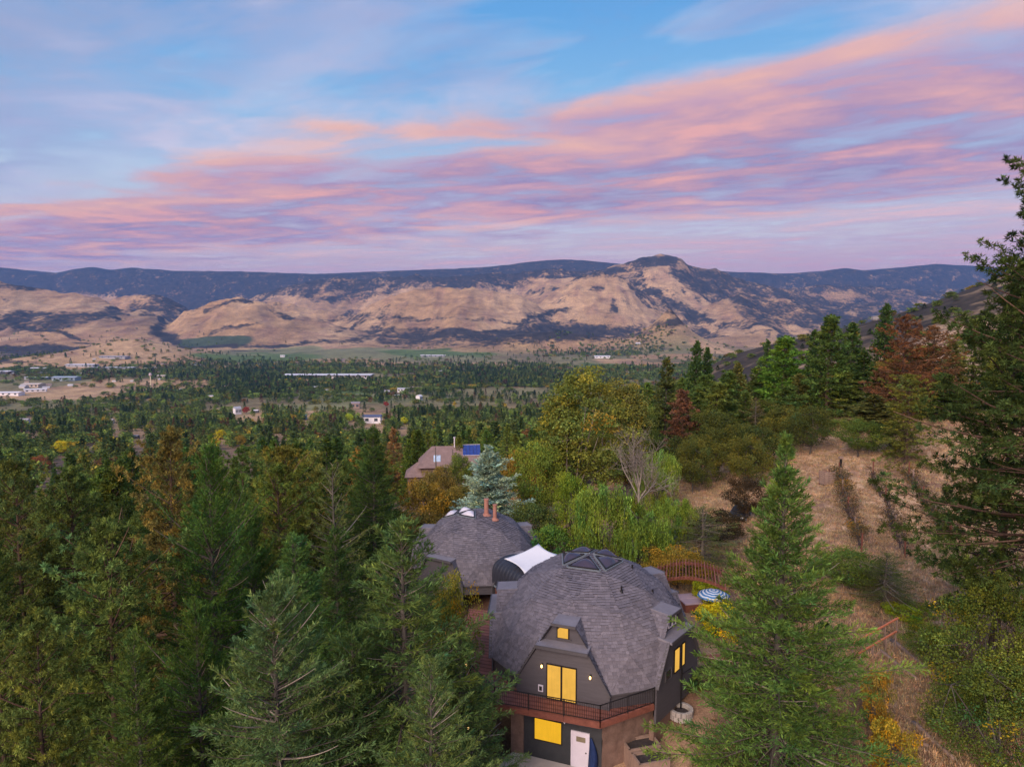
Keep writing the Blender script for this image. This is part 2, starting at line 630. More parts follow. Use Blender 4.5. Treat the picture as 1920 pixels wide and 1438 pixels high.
def zfor_arr(py, y):
    b = (719 - py) / FPX
    return CAMZ + y * (-SP + b * CP) / (CP + b * SP)


def gz(x, y):
    return float(ground_z([x], [y])[0])


def hit(px, py, y0=12.0, y1=6000.0, n=900):
    """where the sight line of a pixel meets the ground"""
    ys = np.exp(np.linspace(math.log(y0), math.log(y1), n))
    a, b, c = ray(px, py)
    xs = a / b * ys
    zs = CAMZ + c / b * ys
    g = ground_z(xs, ys)
    k = np.argmax(g >= zs)
    if g[k] < zs[k]:
        k = n - 1
    return float(xs[k]), float(ys[k]), float(g[k])


# colour maps of the land ------------------------------------------------
def blob(px, py, cx, cy, rx, ry, soft=0.6):
    d = np.hypot((px - cx) / rx, (py - cy) / ry)
    return 1 - sstep(1 - soft, 1 + soft, d)


def streak(px, py, pts, w):
    """closeness to a line of points, width w pixels"""
    best = np.full(px.shape, 1e9)
    for (x0, y0), (x1, y1) in zip(pts[:-1], pts[1:]):
        dx, dy = x1 - x0, y1 - y0
        t = np.clip(((px - x0) * dx + (py - y0) * dy) / (dx * dx + dy * dy), 0, 1)
        best = np.minimum(best, np.hypot(px - x0 - t * dx, (py - y0 - t * dy) * 1.4))
    return 1 - sstep(w * 0.1, w * 1.8, best)


def land_maps(x, y, z):
    """woods cover 0..1, colour of what grows between"""
    px, py = proj(x, y, z)
    n1 = fbm(x / 520, y / 900, 4, 61)
    n2 = fbm(x / 130, y / 240, 3, 71)
    jx = px + 26 * (fbm(x / 300, y / 420, 3, 81) - 0.5)
    jy = py + 16 * (fbm(x / 300 + 9, y / 420, 3, 82) - 0.5)
    wood = np.zeros(len(x))
    col = np.empty((len(x), 3))
    straw = np.array([0.43, 0.262, 0.135])
    pale = np.array([0.54, 0.345, 0.190])
    rose = np.array([0.30, 0.170, 0.118])
    k = sstep(0.35, 0.65, n1)[:, None]
    k2 = sstep(0.5, 0.75, n2)[:, None]
    col[:] = straw * (1 - k) + pale * k
    col[:] = col * (1 - 0.55 * k2) + rose * 0.55 * k2
    hill = sstep(5200, 6200, y)
    sp, gu = gullies(x, y)
    # woods of the hills
    wood = np.maximum(wood, sstep(11600, 12600, y) * (1 - 0.5 * sstep(0.62, 0.75, n2) * (jx > 1450)))
    wood = np.maximum(wood, hill * (0.16 + 0.30 * sstep(0.45, 0.62, n1)))
    wood = np.maximum(wood, hill * sstep(0.50, 0.28, sp) * 0.85)
    wood = np.maximum(wood, hill * sstep(0.44, 0.22, gu) * sstep(0.30, 0.55, n1) * 0.80)
    wood = np.maximum(wood, sstep(10600, 11400, y) * (0.5 + 0.6 * n2))
    S = lambda pts, w, a=1.0: a * streak(jx, jy, pts, w) * (y > 4700)
    B = lambda cx, cy, rx, ry, a=1.0: a * blob(jx, jy, cx, cy, rx, ry) * (y > 4700)
    for m in (B(900, 522, 330, 13), B(640, 528, 120, 12, .9), B(560, 545, 120, 12, .75), B(1230, 492, 80, 16), B(1120, 508, 110, 11, .95), B(1330, 520, 90, 20, .9), B(1400, 545, 80, 16, .65),
              B(230, 535, 280, 14), B(430, 540, 180, 18), B(560, 520, 120, 12),
              S([(1150, 520), (1100, 560), (1060, 580)], 16), S([(1060, 575), (1010, 590), (980, 600)], 10), S([(1190, 530), (1240, 560), (1330, 600)], 14, .9),
              S([(1260, 510), (1330, 545), (1420, 575)], 15, .9), S([(1110, 545), (1085, 585)], 9), S([(1150, 565), (1140, 590)], 8), S([(600, 545), (740, 555), (640, 595), (560, 620)], 13, .8),
              S([(760, 560), (700, 590), (640, 602)], 13, .85), S([(720, 612), (800, 595), (900, 597), (1000, 606)], 5), S([(300, 560), (315, 590), (290, 625), (330, 640)], 15), S([(330, 545), (310, 575)], 14),
              S([(0, 560), (60, 575), (140, 590), (230, 600)], 5), S([(60, 552), (160, 575), (210, 590)], 5, .8), S([(0, 603), (60, 615), (150, 632)], 7), S([(380, 585), (440, 570)], 8), S([(400, 625), (450, 608), (480, 600)], 8, .9),
              S([(490, 580), (540, 598)], 9, .9), S([(600, 640), (700, 632), (800, 640), (900, 636)], 7, .9), S([(330, 655), (430, 652), (560, 648), (620, 640)], 6, .9),
              B(960, 628, 220, 20, 1.0), B(1080, 622, 150, 20), B(1255, 592, 80, 22), B(820, 640, 100, 12, .7), B(1420, 605, 60, 8, .8), B(1500, 600, 90, 12, .75), B(1560, 575, 100, 14, .8), B(1680, 560, 90, 14, .8), B(1640, 585, 80, 10, .6)):
        wood = np.maximum(wood, m)
    # hedges and scrub round the foot of the lone grass hill and along the hill foot
    lowland = (y > 3300) & (y < 5600)
    for cx, cy, rx, ry, a_ in ((70, 656, 120, 11, .95), (20, 676, 100, 7, .9), (330, 652, 50, 8, .8), (440, 655, 120, 6, .7), (180, 640, 60, 7, .8), (1180, 655, 160, 5, .6), (1400, 650, 160, 8, .5)):
        wood = np.maximum(wood, a_ * blob(jx, jy, cx, cy, rx, ry) * lowland * (np.hypot(x + 2180, (y - 3900)) > 560))
    # keep the big open faces open
    for cx, cy, rx, ry in ((850, 572, 150, 24), (830, 608, 110, 7), (1100, 572, 30, 22), (1200, 590, 60, 12), (120, 568, 130, 14), (450, 590, 60, 14), (560, 612, 60, 10), (1130, 530, 35, 9), (1030, 527, 45, 7)):
        wood = wood * (1 - 0.82 * blob(jx, jy, cx, cy, rx, ry))
    # open ground and fields of the valley floor
    val = (y > 1300) & (y < 6000)
    F = lambda cx, cy, rx, ry: (blob(jx, jy, cx, cy, rx, ry, 0.12) * val)[:, None]
    green = np.array([0.135, 0.185, 0.055])
    sage = np.array([0.25, 0.235, 0.11])
    vine = np.array([0.075, 0.095, 0.05])
    fl = sstep(1200, 1700, y) * (1 - sstep(4600, 5400, y)) * (np.hypot(x + 2180, y - 3900) > 800)
    pk = _hash(np.floor(x / 260 + .2 * n1), np.floor(y / 380), 5)
    m1 = (fl * (pk < .34) * .85)[:, None]
    m2 = (fl * ((pk > .34) & (pk < .62)) * .8)[:, None]
    col = col * (1 - m1) + sage * .85 * m1
    col = col * (1 - m2) + np.array([0.17, 0.15, 0.075]) * m2
    for c, a in ((sage, F(660, 664, 260, 12)), (green, F(780, 660, 70, 6)), (green, F(480, 670, 130, 7)), (green, F(880, 660, 60, 5)), (vine, F(400, 640, 75, 16)), (green, F(630, 741, 70, 8)), (sage, F(700, 748, 110, 9)),
                 (green, F(1130, 690, 80, 7)), (sage, F(1250, 705, 120, 8)), (sage, F(600, 760, 80, 8))):
        col = col * (1 - a) + c * a
    # near hillside: dry grass, pine litter
    nr = (1 - sstep(500, 1300, y))[:, None]
    g1 = fbm(x / 7, y / 7, 4, 91)[:, None]
    g2 = fbm(x / 1.6, y / 1.6, 3, 95)[:, None]
    litter = np.array([0.16, 0.092, 0.064])
    dry = np.array([0.40, 0.262, 0.165])
    kk = sstep(0.32, 0.58, g1 * 0.7 + g2 * 0.3)
    gc = litter * (1 - kk) + dry * kk
    op = (sstep(18, 30, x) * sstep(38, 52, y))[:, None]
    gc = gc * (1 + 0.45 * op) + dry * 0.12 * op
    left = sstep(8, -12, x)[:, None] * 1.0
    gc = gc * (1 - 0.45 * left) + litter * 0.8 * 0.45 * left
    # right-hand brushy ridge
    brush = (sstep(350, 500, y) * (1 - sstep(1000, 1300, y)) * sstep(60, 160, x))[:, None]
    gc = gc * (1 - brush * 0.5) + np.array([0.12, 0.11, 0.07]) * brush * 0.5
    wood = np.maximum(wood, brush[:, 0] * (0.85 + 0.5 * (n2 - 0.5)))
    col = col * (1 - nr) + gc * nr
    return np.clip(wood, 0, 1), col


def mat_land(name, woods_scale, detail_scale):
    m, T = new_mat(name)
    geo = T.n('ShaderNodeNewGeometry')
    a = T.n('ShaderNodeAttribute', attribute_name='gcol')
    wd = T.n('ShaderNodeAttribute', attribute_name='wood')
    P = geo.outputs['Position']
    # single crowns read as dots where the cover is thin and close up into woods where it is dense
    vor = T.n('ShaderNodeTexVoronoi')
    vor.inputs['Scale'].default_value = woods_scale
    T.l(P, vor.inputs['Vector'])
    nz = T.noise(P, woods_scale * 0.16, 7, 0.72)
    nz = T.ramp(nz, [(0.30, 0.0), (0.70, 1.0)])
    thr = T.math('ADD', T.math('MULTIPLY', vor.outputs['Distance'], 0.42), T.math('MULTIPLY', nz, 0.72))
    f = T.math('MULTIPLY', T.math('SUBTRACT', wd.outputs['Fac'], T.math('SUBTRACT', thr, 0.06)), 3.0, clamp=True)
    n2 = T.noise(P, detail_scale, 6, 0.65)
    n3 = T.noise(T.mapping(P, (1, 0.35, 3.0)), detail_scale * 0.31, 4, 0.6)
    g = T.mix(1.0, a.outputs['Color'], T.ramp(n2, [(0.25, 0.72), (0.75, 1.25)]), 'MULTIPLY')
    g = T.mix(1.0, g, T.ramp(n3, [(0.3, 0.82), (0.7, 1.14)]), 'MULTIPLY')
    n4 = T.noise(P, detail_scale * 7, 3, 0.6)
    n5 = T.noise(T.mapping(P, (0.5, 0.5, 2.6)), detail_scale * 0.55, 5, 0.7, 0.6)
    g = T.mix(1.0, g, T.ramp(n5, [(0.32, (0.66, 0.62, 0.64)), (0.5, (1.0, 1.0, 1.0)), (0.68, (1.16, 1.14, 1.08))]), 'MULTIPLY')
    g = T.mix(1.0, g, T.ramp(n4, [(0.3, 0.70), (0.7, 1.28)]), 'MULTIPLY')
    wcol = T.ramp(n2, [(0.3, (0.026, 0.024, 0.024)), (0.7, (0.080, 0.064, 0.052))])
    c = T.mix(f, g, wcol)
    h = T.math('ADD', n2, T.math('MULTIPLY', f, 0.8))
    finish(T, principled(T, c, 0.95, 0, 0.1, bump(T, h, 0.35, 0.35 / detail_scale * 0.06)))
    return m


def fan(ys, us, K=40.0):
    Yg, Ug = np.meshgrid(ys, us, indexing='ij')
    Xg = Ug * (Yg + K)
    x, y = Xg.ravel(), Yg.ravel()
    z = ground_z(x, y)
    nr, nc = len(ys), len(us)
    i = np.arange((nr - 1) * (nc - 1))
    r, c = i // (nc - 1), i % (nc - 1)
    a = r * nc + c
    f = np.stack([a, a + 1, a + nc + 1, a + nc], 1)
    return x, y, z, f


def land(name, ys, us, mat):
    x, y, z, f = fan(ys, us)
    me = np_mesh(name, np.stack([x, y, z], 1), f, smooth=True)
    w, c = land_maps(x, y, z)
    add_col(me, c, 'gcol')
    add_col(me, w, 'wood')
    o = link_mesh(name, me, mat)
    tag(o, kind='structure')
    return o


U_FINE = np.linspace(-1.0, 1.0, 801)
U_NEAR = np.linspace(-1.0, 1.0, 267)
M_NEAR = mat_land('dry_grass_and_litter', 0.5, 1.3)
M_VALLEY = mat_land('valley_fields', 0.06, 0.05)
M_HILL = mat_land('straw_hills_with_oak_woods', 0.026, 0.012)
_geo = lambda a, b, n, k=40.0: np.exp(np.linspace(math.log(a + k), math.log(b + k), n)) - k
land('ground', _geo(-22, 420, 210), U_NEAR, M_NEAR)
land('valley', _geo(420, 5000, 190), U_FINE[::2], M_VALLEY)
land('hills', _geo(5000, 12400, 260), U_FINE, M_HILL)
land('far_ridge', _geo(12400, 23000, 90), U_FINE[::2], M_HILL)

# ------------------------------------------------------------------ trees: shapes
def unit(a):
    return a / (np.linalg.norm(a, axis=-1, keepdims=True) + 1e-9)


class Leaves:
    """many small leaf or spray faces, each a bent diamond, collected into one crown mesh"""
    def __init__(self, rng):
        self.rng = rng
        self.v, self.c = [], []

    def add(self, p, d, ln, wd, col, tilt=None, bend=0.15):
        """p base points (n,3), d directions, ln lengths, wd widths, col (n,3)"""
        n = len(p)
        if n == 0:
            return
        d = unit(d)
        r = self.rng.normal(size=(n, 3))
        if tilt is not None:
            r = r * tilt + np.array([0, 0, 1.0])
        s = unit(np.cross(d, r))
        nm = np.cross(s, d)
        ln = np.broadcast_to(np.asarray(ln, float), (n,))[:, None]
        wd = np.broadcast_to(np.asarray(wd, float), (n,))[:, None]
        mid = p + d * ln * 0.48 + nm * ln * bend * self.rng.uniform(-1, 1, (n, 1))
        v = np.stack([p, mid + s * wd * 0.5, p + d * ln, mid - s * wd * 0.5], 1)
        self.v.append(v.reshape(-1, 3))
        self.c.append(np.repeat(np.asarray(col, float), 4, 0))

    def mesh(self, name, mat):
        v = np.concatenate(self.v)
        f = np.arange(len(v)).reshape(-1, 4)
        me = np_mesh(name, v, f, np.concatenate(self.c))
        me.materials.append(mat)
        return me


class Wood:
    """trunk and limbs: thin tapered tubes in one mesh"""
    def __init__(self):
        self.v, self.f, self.c, self.k = [], [], [], 0

    def tube(self, pts, rad, n=5, col=(1, 1, 1)):
        pts = np.asarray(pts, float)
        m = len(pts)
        d = unit(np.gradient(pts, axis=0))
        ref = np.where(np.abs(d[:, 2:3]) < 0.9, np.array([[0, 0, 1.0]]), np.array([[1.0, 0, 0]]))
        s = unit(np.cross(d, ref))
        t = np.cross(s, d)
        a = np.arange(n) * 2 * math.pi / n
        rad = np.broadcast_to(np.asarray(rad, float), (m,))
        ring = pts[:, None] + rad[:, None, None] * (np.cos(a)[None, :, None] * s[:, None] + np.sin(a)[None, :, None] * t[:, None])
        self.v.append(ring.reshape(-1, 3))
        i = np.arange((m - 1) * n)
        r, q = i // n, i % n
        q2 = (q + 1) % n
        b = self.k + r * n
        self.f.append(np.stack([b + q, b + q2, b + n + q2, b + n + q], 1))
        self.c.append(np.tile(np.asarray(col, float), (m * n, 1)))
        self.k += m * n

    def mesh(self, name, mat):
        me = np_mesh(name, np.concatenate(self.v), np.concatenate(self.f), np.concatenate(self.c), smooth=True)
        me.materials.append(mat)
        return me


def tint(rng, n, spread=0.25, warm=0.12):
    """random leaf colour multipliers: lighter or darker, yellower or bluer"""
    b = np.exp(rng.normal(0, spread, (n, 1)))
    w = rng.normal(0, warm, (n, 1))
    return b * np.concatenate([1 + w * 1.3, 1 + w * 0.3, 1 - w], 1)


def leaf_mat(name, instanced=False):
    m, T = new_mat(name)
    a = T.n('ShaderNodeAttribute', attribute_name='col')
    if instanced:
        b = T.n('ShaderNodeAttribute', attribute_name='tint')
        b.attribute_type = 'INSTANCER'
        base = b.outputs['Color']
    else:
        base = T.n('ShaderNodeObjectInfo').outputs['Color']
    c = T.mix(1.0, a.outputs['Color'], base, 'MULTIPLY')
    d = T.n('ShaderNodeBsdfDiffuse')
    T.l(c, d.inputs[0])
    t = T.n('ShaderNodeBsdfTranslucent')
    T.l(c, t.inputs[0])
    mx = T.n('ShaderNodeMixShader')
    mx.inputs[0].default_value = 0.28
    T.l(d.outputs[0], mx.inputs[1])
    T.l(t.outputs[0], mx.inputs[2])
    finish(T, mx.outputs[0])
    return m


def bark_mat(name, col):
    m, T = new_mat(name)
    a = T.n('ShaderNodeAttribute', attribute_name='col')
    tc = T.n('ShaderNodeTexCoord')
    n = T.noise(T.mapping(tc.outputs['Object'], (6, 6, 1.2)), 2.0, 5, 0.65)
    c = T.ramp(n, [(0.3, tuple(k * 0.55 for k in col)), (0.7, tuple(k * 1.3 for k in col))])
    c = T.mix(1.0, a.outputs['Color'], c, 'MULTIPLY')
    finish(T, principled(T, c, 0.9, 0, 0.15, bump(T, n, 0.5, 0.03)))
    return m


M_LEAF = leaf_mat('foliage')
M_LEAF_I = leaf_mat('far_foliage', True)
M_BARK = bark_mat('bark_grey_brown', (0.125, 0.108, 0.095))
M_BARK_RED = bark_mat('bark_red_brown', (0.115, 0.075, 0.058))


def conifer(seed, H, rad, base=0.06, spacing=0.42, per=6, leaf=(0.34, 0.10), twig_sp=0.20, bare=0.04, sparse=1.0, shape=0.85,
            droop=0.0, levels=3, spread=0.28, inner=0.12, limbs=True, rnd=0.2, lean=0.0, tuft=0, pale_limbs=(1.9, 1.75, 1.6), leafmat=None, gap=0.0, twig_len=0.34):
    rng = np.random.default_rng(seed)
    L, W = Leaves(rng), Wood()
    hh = np.linspace(0, H, 14)
    wob = np.stack([np.cumsum(rng.normal(0, 0.035, 14)), np.cumsum(rng.normal(0, 0.035, 14)), hh], 1)
    wob[:, 0] += lean * hh
    r0 = 0.012 * H + 0.05
    W.tube(wob, r0 * (1 - hh / H) ** 0.9 + 0.015, 8 if limbs else 5)

    def trunk(h):
        return np.stack([np.interp(h, hh, wob[:, k]) for k in range(3)], -1)
    h = base * H
    clump = np.exp(rng.normal(0, rnd, 40))
    side = rng.uniform(0.75, 1.2, 8)
    while h < H - 0.25:
        s = (H - h) / (H - base * H)
        ell = rad * (s ** shape) * (1.0 - 0.22 * max(0, s - 0.8) / 0.2)
        nb = max(3, int(round(per * (0.55 + 0.45 * min(1, s * 2.2)))))
        off = rng.uniform(0, 6.28)
        for k in range(nb):
            az = off + 6.283 * k / nb + rng.normal(0, 0.25)
            if rng.random() < gap:
                continue
            Lb = ell * rng.uniform(0.68, 1.12) * clump[int(h * 2.3) % 40] * side[int((az % 6.283) / 6.2832 * 8) % 8]
            Lb = max(Lb, 0.18)
            el = R(48) * (1 - s) ** 2.2 + R(8) - R(26) * s * s + rng.normal(0, 0.08) - droop * s
            hb = h + rng.uniform(-0.5, 0.5) * spacing
            p0 = trunk(hb)
            dh = np.array([math.cos(az), math.sin(az), 0])
            q = np.linspace(0, 1, 7)
            curve = rng.uniform(0.02, 0.26) * (0.4 + s)
            P = lambda q: p0 + dh * (Lb * q)[..., None] * math.cos(el) + np.array([0, 0, 1.0]) * ((math.sin(el) * Lb * q + curve * Lb * (q ** 2.2 - 0.35 * q))[..., None])
            dead = rng.random() < bare
            if limbs:
                W.tube(P(q[::2] if not dead else q), (0.012 + 0.011 * Lb) * (1 - 0.85 * (q[::2] if not dead else q)) * (1.0 if not dead else 1.5), 3, pale_limbs if dead else (1.1, 1.05, 1.0))
            if dead:
                continue
            n = max(2, int(Lb * (1 - inner) / twig_sp * sparse))
            qt = inner + (1 - inner) * (np.arange(n) + rng.uniform(0, 1, n)) / n
            qt = np.concatenate([qt, qt, qt[n // 2:]])
            sg = np.concatenate([np.ones(n), -np.ones(n), np.zeros(len(qt) - 2 * n)])
            m = len(qt)
            pt = P(qt)
            dt = unit(P(np.minimum(qt + 0.05, 1.05)) - P(qt - 0.02))
            sd = np.cross(dt, [0, 0, 1.0]) * sg[:, None]
            tw = unit(dt * rng.uniform(0.5, 1.0, (m, 1)) + sd * rng.uniform(0.6, 1.1, (m, 1)) + np.array([0, 0, 1.0]) * rng.normal(0.05 - droop * 0.6, 0.30, (m, 1)))
            lt = (0.16 + twig_len * Lb * (1 - qt) ** 0.8) * rng.uniform(0.6, 1.2, m)
            lt = np.minimum(lt, 1.1)
            bc = tint(rng, 1, spread * 0.55, 0.08)
            tc_ = tint(rng, m, spread * 0.6, 0.07) * bc
            if tuft:
                # bunches of long needles at the twig ends
                nb_ = tuft
                ends = pt + tw * lt[:, None]
                dd = np.repeat(tw, nb_, 0) * 0.55 + rng.normal(0, 0.7, (m * nb_, 3))
                cc = np.repeat(tc_ * np.exp(rng.normal(0, spread * .6, (m, 1))), nb_, 0) * np.exp(rng.normal(0, 0.12, (m * nb_, 1)))
                L.add(np.repeat(ends, nb_, 0), dd, leaf[0] * rng.uniform(0.7, 1.2, m * nb_), leaf[1], cc, None, 0.1)
                continue
            steps = max(1, int(np.ceil(lt.mean() / (leaf[0] * 0.55))))
            for j in range(levels if levels > 0 else steps):
                fr = (j + rng.uniform(0.0, 0.6, m)) / max(1, levels)
                pp = pt + tw * (lt * fr)[:, None]
                dj = unit(tw + rng.normal(0, 0.33, (m, 3)))
                L.add(pp, dj, leaf[0] * rng.uniform(0.65, 1.25, m), leaf[1] * rng.uniform(0.7, 1.3, m), tc_ * np.exp(rng.normal(0, 0.14, (m, 1))), 0.55)
        h += spacing * rng.uniform(0.7, 1.3) * (0.55 + 0.45 * s)
    # leader
    n = 14
    L.add(trunk(np.full(n, H) - rng.uniform(0, 0.8, n)), rng.normal(0, 0.5, (n, 3)) + np.array([0, 0, 0.9]), leaf[0], leaf[1], tint(rng, n, spread))
    return L, W


def broadleaf(seed, H, rad, trunk_h=0.25, clumps=90, per=110, leaf=(0.2, 0.12), crad=0.9, flat=1.0, spread=0.22, warm=0.12, hang=0.0, limbs=9, top=1.0, hollow=0.45, wild=0.22, bark_col=(1, 1, 1), patch=None):
    """limbs that fork out of a tapered trunk and carry uneven clumps of leaves"""
    rng = np.random.default_rng(seed)
    L, W = Leaves(rng), Wood()
    cz = H * (trunk_h + 1) / 2
    hz_ = H * (1 - trunk_h) / 2 * flat
    t0 = np.array([0, 0, 0.0])
    fork = np.array([rng.normal(0, 0.15), rng.normal(0, 0.15), H * trunk_h * 0.9])
    r0 = 0.014 * H + 0.06
    W.tube([t0, fork * [0.5, 0.5, 0.45], fork], [r0 * 1.25, r0, r0 * 0.85], 8, bark_col)
    lobes = unit(rng.normal(size=(7, 3)))
    lamp = rng.uniform(-wild, wild * 1.1, 7)
    d = unit(rng.normal(size=(clumps, 3)) + np.array([0, 0, 0.25]))
    k = hollow + (1 - hollow) * rng.uniform(0, 1, clumps) ** 0.45
    amp = 1 + (np.maximum(0, d @ lobes.T) ** 3 * lamp).sum(1)
    taper = np.where(d[:, 2] > 0, 1 - (1 - top) * d[:, 2], 1.0)
    C = np.stack([d[:, 0] * rad * k * amp * taper, d[:, 1] * rad * k * amp * taper, cz + d[:, 2] * hz_ * k * amp], 1)
    lims = []
    for i in range(limbs):
        j = rng.integers(clumps)
        e = C[j] * np.array([0.8, 0.8, 1]) + np.array([0, 0, -0.1 * H])
        m_ = fork * 0.5 + e * 0.5 + rng.normal(0, 0.06 * rad, 3) + np.array([0, 0, 0.05 * H])
        pts = np.array([fork, fork * 0.55 + m_ * 0.45, m_, e])
        lims.append(pts)
        W.tube(pts, r0 * np.array([0.62, 0.45, 0.3, 0.1]), 5, bark_col)
    ends = np.concatenate(lims)
    for j in range(clumps):
        b = ends[np.argmin(np.linalg.norm(ends - C[j], axis=1))]
        if j % 2 == 0:
            W.tube([b, b * 0.45 + C[j] * 0.55 + rng.normal(0, 0.1, 3), C[j]], [r0 * 0.2, r0 * 0.12, 0.012], 3, bark_col)
        n = int(per * rng.uniform(0.55, 1.3))
        cr = crad * rng.uniform(0.6, 1.25)
        o = unit(rng.normal(size=(n, 3)))
        rr = cr * rng.uniform(0.25, 1, (n, 1)) ** 0.55
        p = C[j] + o * rr * np.array([1.1, 1.1, 0.75])
        bc = tint(rng, 1, spread * 0.8, warm)
        if patch is not None and rng.random() < patch[0]:
            bc = bc * np.array(patch[1])
        dd = o * 0.5 + rng.normal(0, 0.7, (n, 3)) + np.array([0, 0, -0.25 - hang])
        if hang > 0:
            # weeping strands: leaves one below the other
            st = max(1, n // 9)
            p0 = C[j] + unit(rng.normal(size=(st, 3))) * cr * rng.uniform(0.3, 1, (st, 1))
            ln = rng.uniform(0.8, 2.3, st) * hang
            fr = np.linspace(0, 1, 9)
            sway = rng.normal(0, 0.12, (st, 1, 3)) * fr[None, :, None]
            p = (p0[:, None] + np.array([0, 0, -1.0]) * (ln[:, None] * fr)[:, :, None] + sway).reshape(-1, 3)
            n = len(p)
            dd = rng.normal(0, 0.35, (n, 3)) + np.array([0, 0, -1.0])
        L.add(p, dd, leaf[0] * rng.uniform(0.6, 1.3, n), leaf[1] * rng.uniform(0.7, 1.3, n), tint(rng, n, spread * 0.75, warm * 0.5) * bc, None, 0.25)
    return L, W


def bare_tree(seed, H, rad):
    """a dead tree: pale limbs that fork again and again into fine twigs"""
    rng = np.random.default_rng(seed)
    L, W = Leaves(rng), Wood()

    def grow(p, d, ln, r, lv):
        n = 4
        pts = [p]
        for i in range(n):
            d = unit(d + rng.normal(0, 0.10, 3))
            pts.append(pts[-1] + d * ln / n)
        W.tube(pts, np.linspace(r, r * 0.55, n + 1), 5 if lv < 2 else 3, (1, 1, 1))
        if lv >= 4:
            return
        for j in range({0: 7, 1: 5, 2: 5, 3: 4}[lv]):
            q = pts[rng.integers(max(1, n - 2), n + 1)]
            sp = {0: 0.42, 1: 0.5, 2: 0.6, 3: 0.75}[lv]
            nd = unit(d + rng.normal(0, sp, 3) + np.array([0, 0, 0.25]))
            grow(q, nd, ln * rng.uniform(0.5, 0.8), r * 0.5, lv + 1)
    grow(np.zeros(3), np.array([0.03, 0, 1.0]), H * 0.42, 0.016 * H, 0)
    return L, W


PROTO = {}


def proto(name, LW, H, rad, bark, inst=False):
    L, W = LW
    mats = M_LEAF_I if inst else M_LEAF
    crown = L.mesh(name + '_crown', mats) if L.v else None
    PROTO[name] = dict(crown=crown, trunk=W.mesh(name + '_trunk', bark), H=H, rad=rad)
    return PROTO[name]


# near trees, finely made
proto('fir_a', conifer(11, 20, 5.0, 0.03, 0.38, 8, (0.27, 0.042), 0.17, 0.04, 1.0, 0.62, 0.02, rnd=0.26, levels=6), 20, 5.0, M_BARK)
proto('fir_b', conifer(12, 19, 5.0, 0.04, 0.42, 8, (0.27, 0.043), 0.18, 0.08, 1.0, 0.58, 0.05, rnd=0.28, levels=6), 19, 5.0, M_BARK)
proto('fir_pale', conifer(13, 18, 5.0, 0.03, 0.40, 9, (0.26, 0.042), 0.16, 0.20, 0.95, 0.62, -0.02, pale_limbs=(3.2, 3.1, 3.0), rnd=0.25, levels=6), 18, 5.0, M_BARK)
proto('fir_trunk', conifer(14, 19, 4.8, 0.05, 0.42, 8, (0.28, 0.046), 0.17, 0.13, 1.0, 0.55, 0.02, inner=0.28, gap=0.07, pale_limbs=(3.0, 2.9, 2.7), rnd=0.28, levels=6), 19, 4.8, M_BARK)
proto('fir_young', conifer(15, 20, 6.6, 0.02, 0.42, 9, (0.29, 0.052), 0.17, 0.05, 1.0, 0.98, -0.12, inner=0.20, gap=0.06, spread=0.34, pale_limbs=(3.2, 3.0, 2.8), rnd=0.24, levels=6), 20, 6.6, M_BARK)
proto('fir_sparse', conifer(16, 21, 4.4, 0.08, 0.58, 6, (0.32, 0.048), 0.21, 0.20, 0.85, 0.55, 0.14, inner=0.30, gap=0.08, pale_limbs=(2.4, 2.3, 2.1), rnd=0.25, levels=4), 21, 4.4, M_BARK)
proto('pine_big', conifer(21, 30, 6.4, 0.34, 0.42, 8, (0.28, 0.052), 0.36, 0.03, 1.0, 0.42, -0.08, tuft=15, inner=0.30, gap=0.05, rnd=0.30, twig_len=0.36, spread=0.40), 30, 6.4, M_BARK_RED)
proto('pine_a', conifer(22, 24, 4.8, 0.14, 0.58, 6, (0.34, 0.060), 0.46, 0.04, 1.0, 0.48, 0.0, tuft=20, inner=0.22, gap=0.06, rnd=0.28, spread=0.36), 24, 4.8, M_BARK_RED)
proto('pine_b', conifer(23, 23, 5.0, 0.10, 0.62, 6, (0.35, 0.062), 0.48, 0.05, 1.0, 0.50, 0.03, tuft=20, inner=0.20, gap=0.07, rnd=0.30, spread=0.36), 23, 5.0, M_BARK_RED)
proto('spruce', conifer(24, 12, 3.4, 0.02, 0.32, 10, (0.26, 0.075), 0.17, 0.0, 1.1, 0.70, -0.08, spread=0.38, rnd=0.22, levels=4), 12, 3.4, M_BARK)
# trees farther up and down the slope
proto('fir_mid', conifer(31, 20, 4.2, 0.05, 0.58, 8, (0.72, 0.27), 0.38, 0.03, 1.0, 0.68, levels=2, rnd=0.25), 20, 4.2, M_BARK)
proto('fir_mid2', conifer(32, 21, 4.0, 0.06, 0.62, 7, (0.72, 0.28), 0.40, 0.05, 1.0, 0.62, 0.05, levels=2, gap=0.06, rnd=0.28), 21, 4.0, M_BARK)
proto('pine_mid', conifer(33, 22, 4.3, 0.16, 0.74, 6, (0.62, 0.17), 0.72, 0.04, 1.0, 0.50, 0.0, tuft=13, inner=0.22, gap=0.05, rnd=0.3), 22, 4.3, M_BARK_RED)
proto('cedar_mid', conifer(34, 17, 3.6, 0.02, 0.60, 7, (0.60, 0.26), 0.42, 0.0, 1.0, 0.95, 0.02, levels=2), 17, 3.6, M_BARK)
proto('oak', broadleaf(41, 10, 4.6, 0.20, 110, 120, (0.24, 0.17), 1.15, 1.0, bark_col=(0.8, 0.8, 0.8)), 10, 4.6, M_BARK)
proto('oak_b', broadleaf(42, 9, 4.4, 0.18, 100, 120, (0.24, 0.17), 1.1, 0.95, wild=0.35, bark_col=(0.8, 0.8, 0.8)), 9, 4.4, M_BARK)
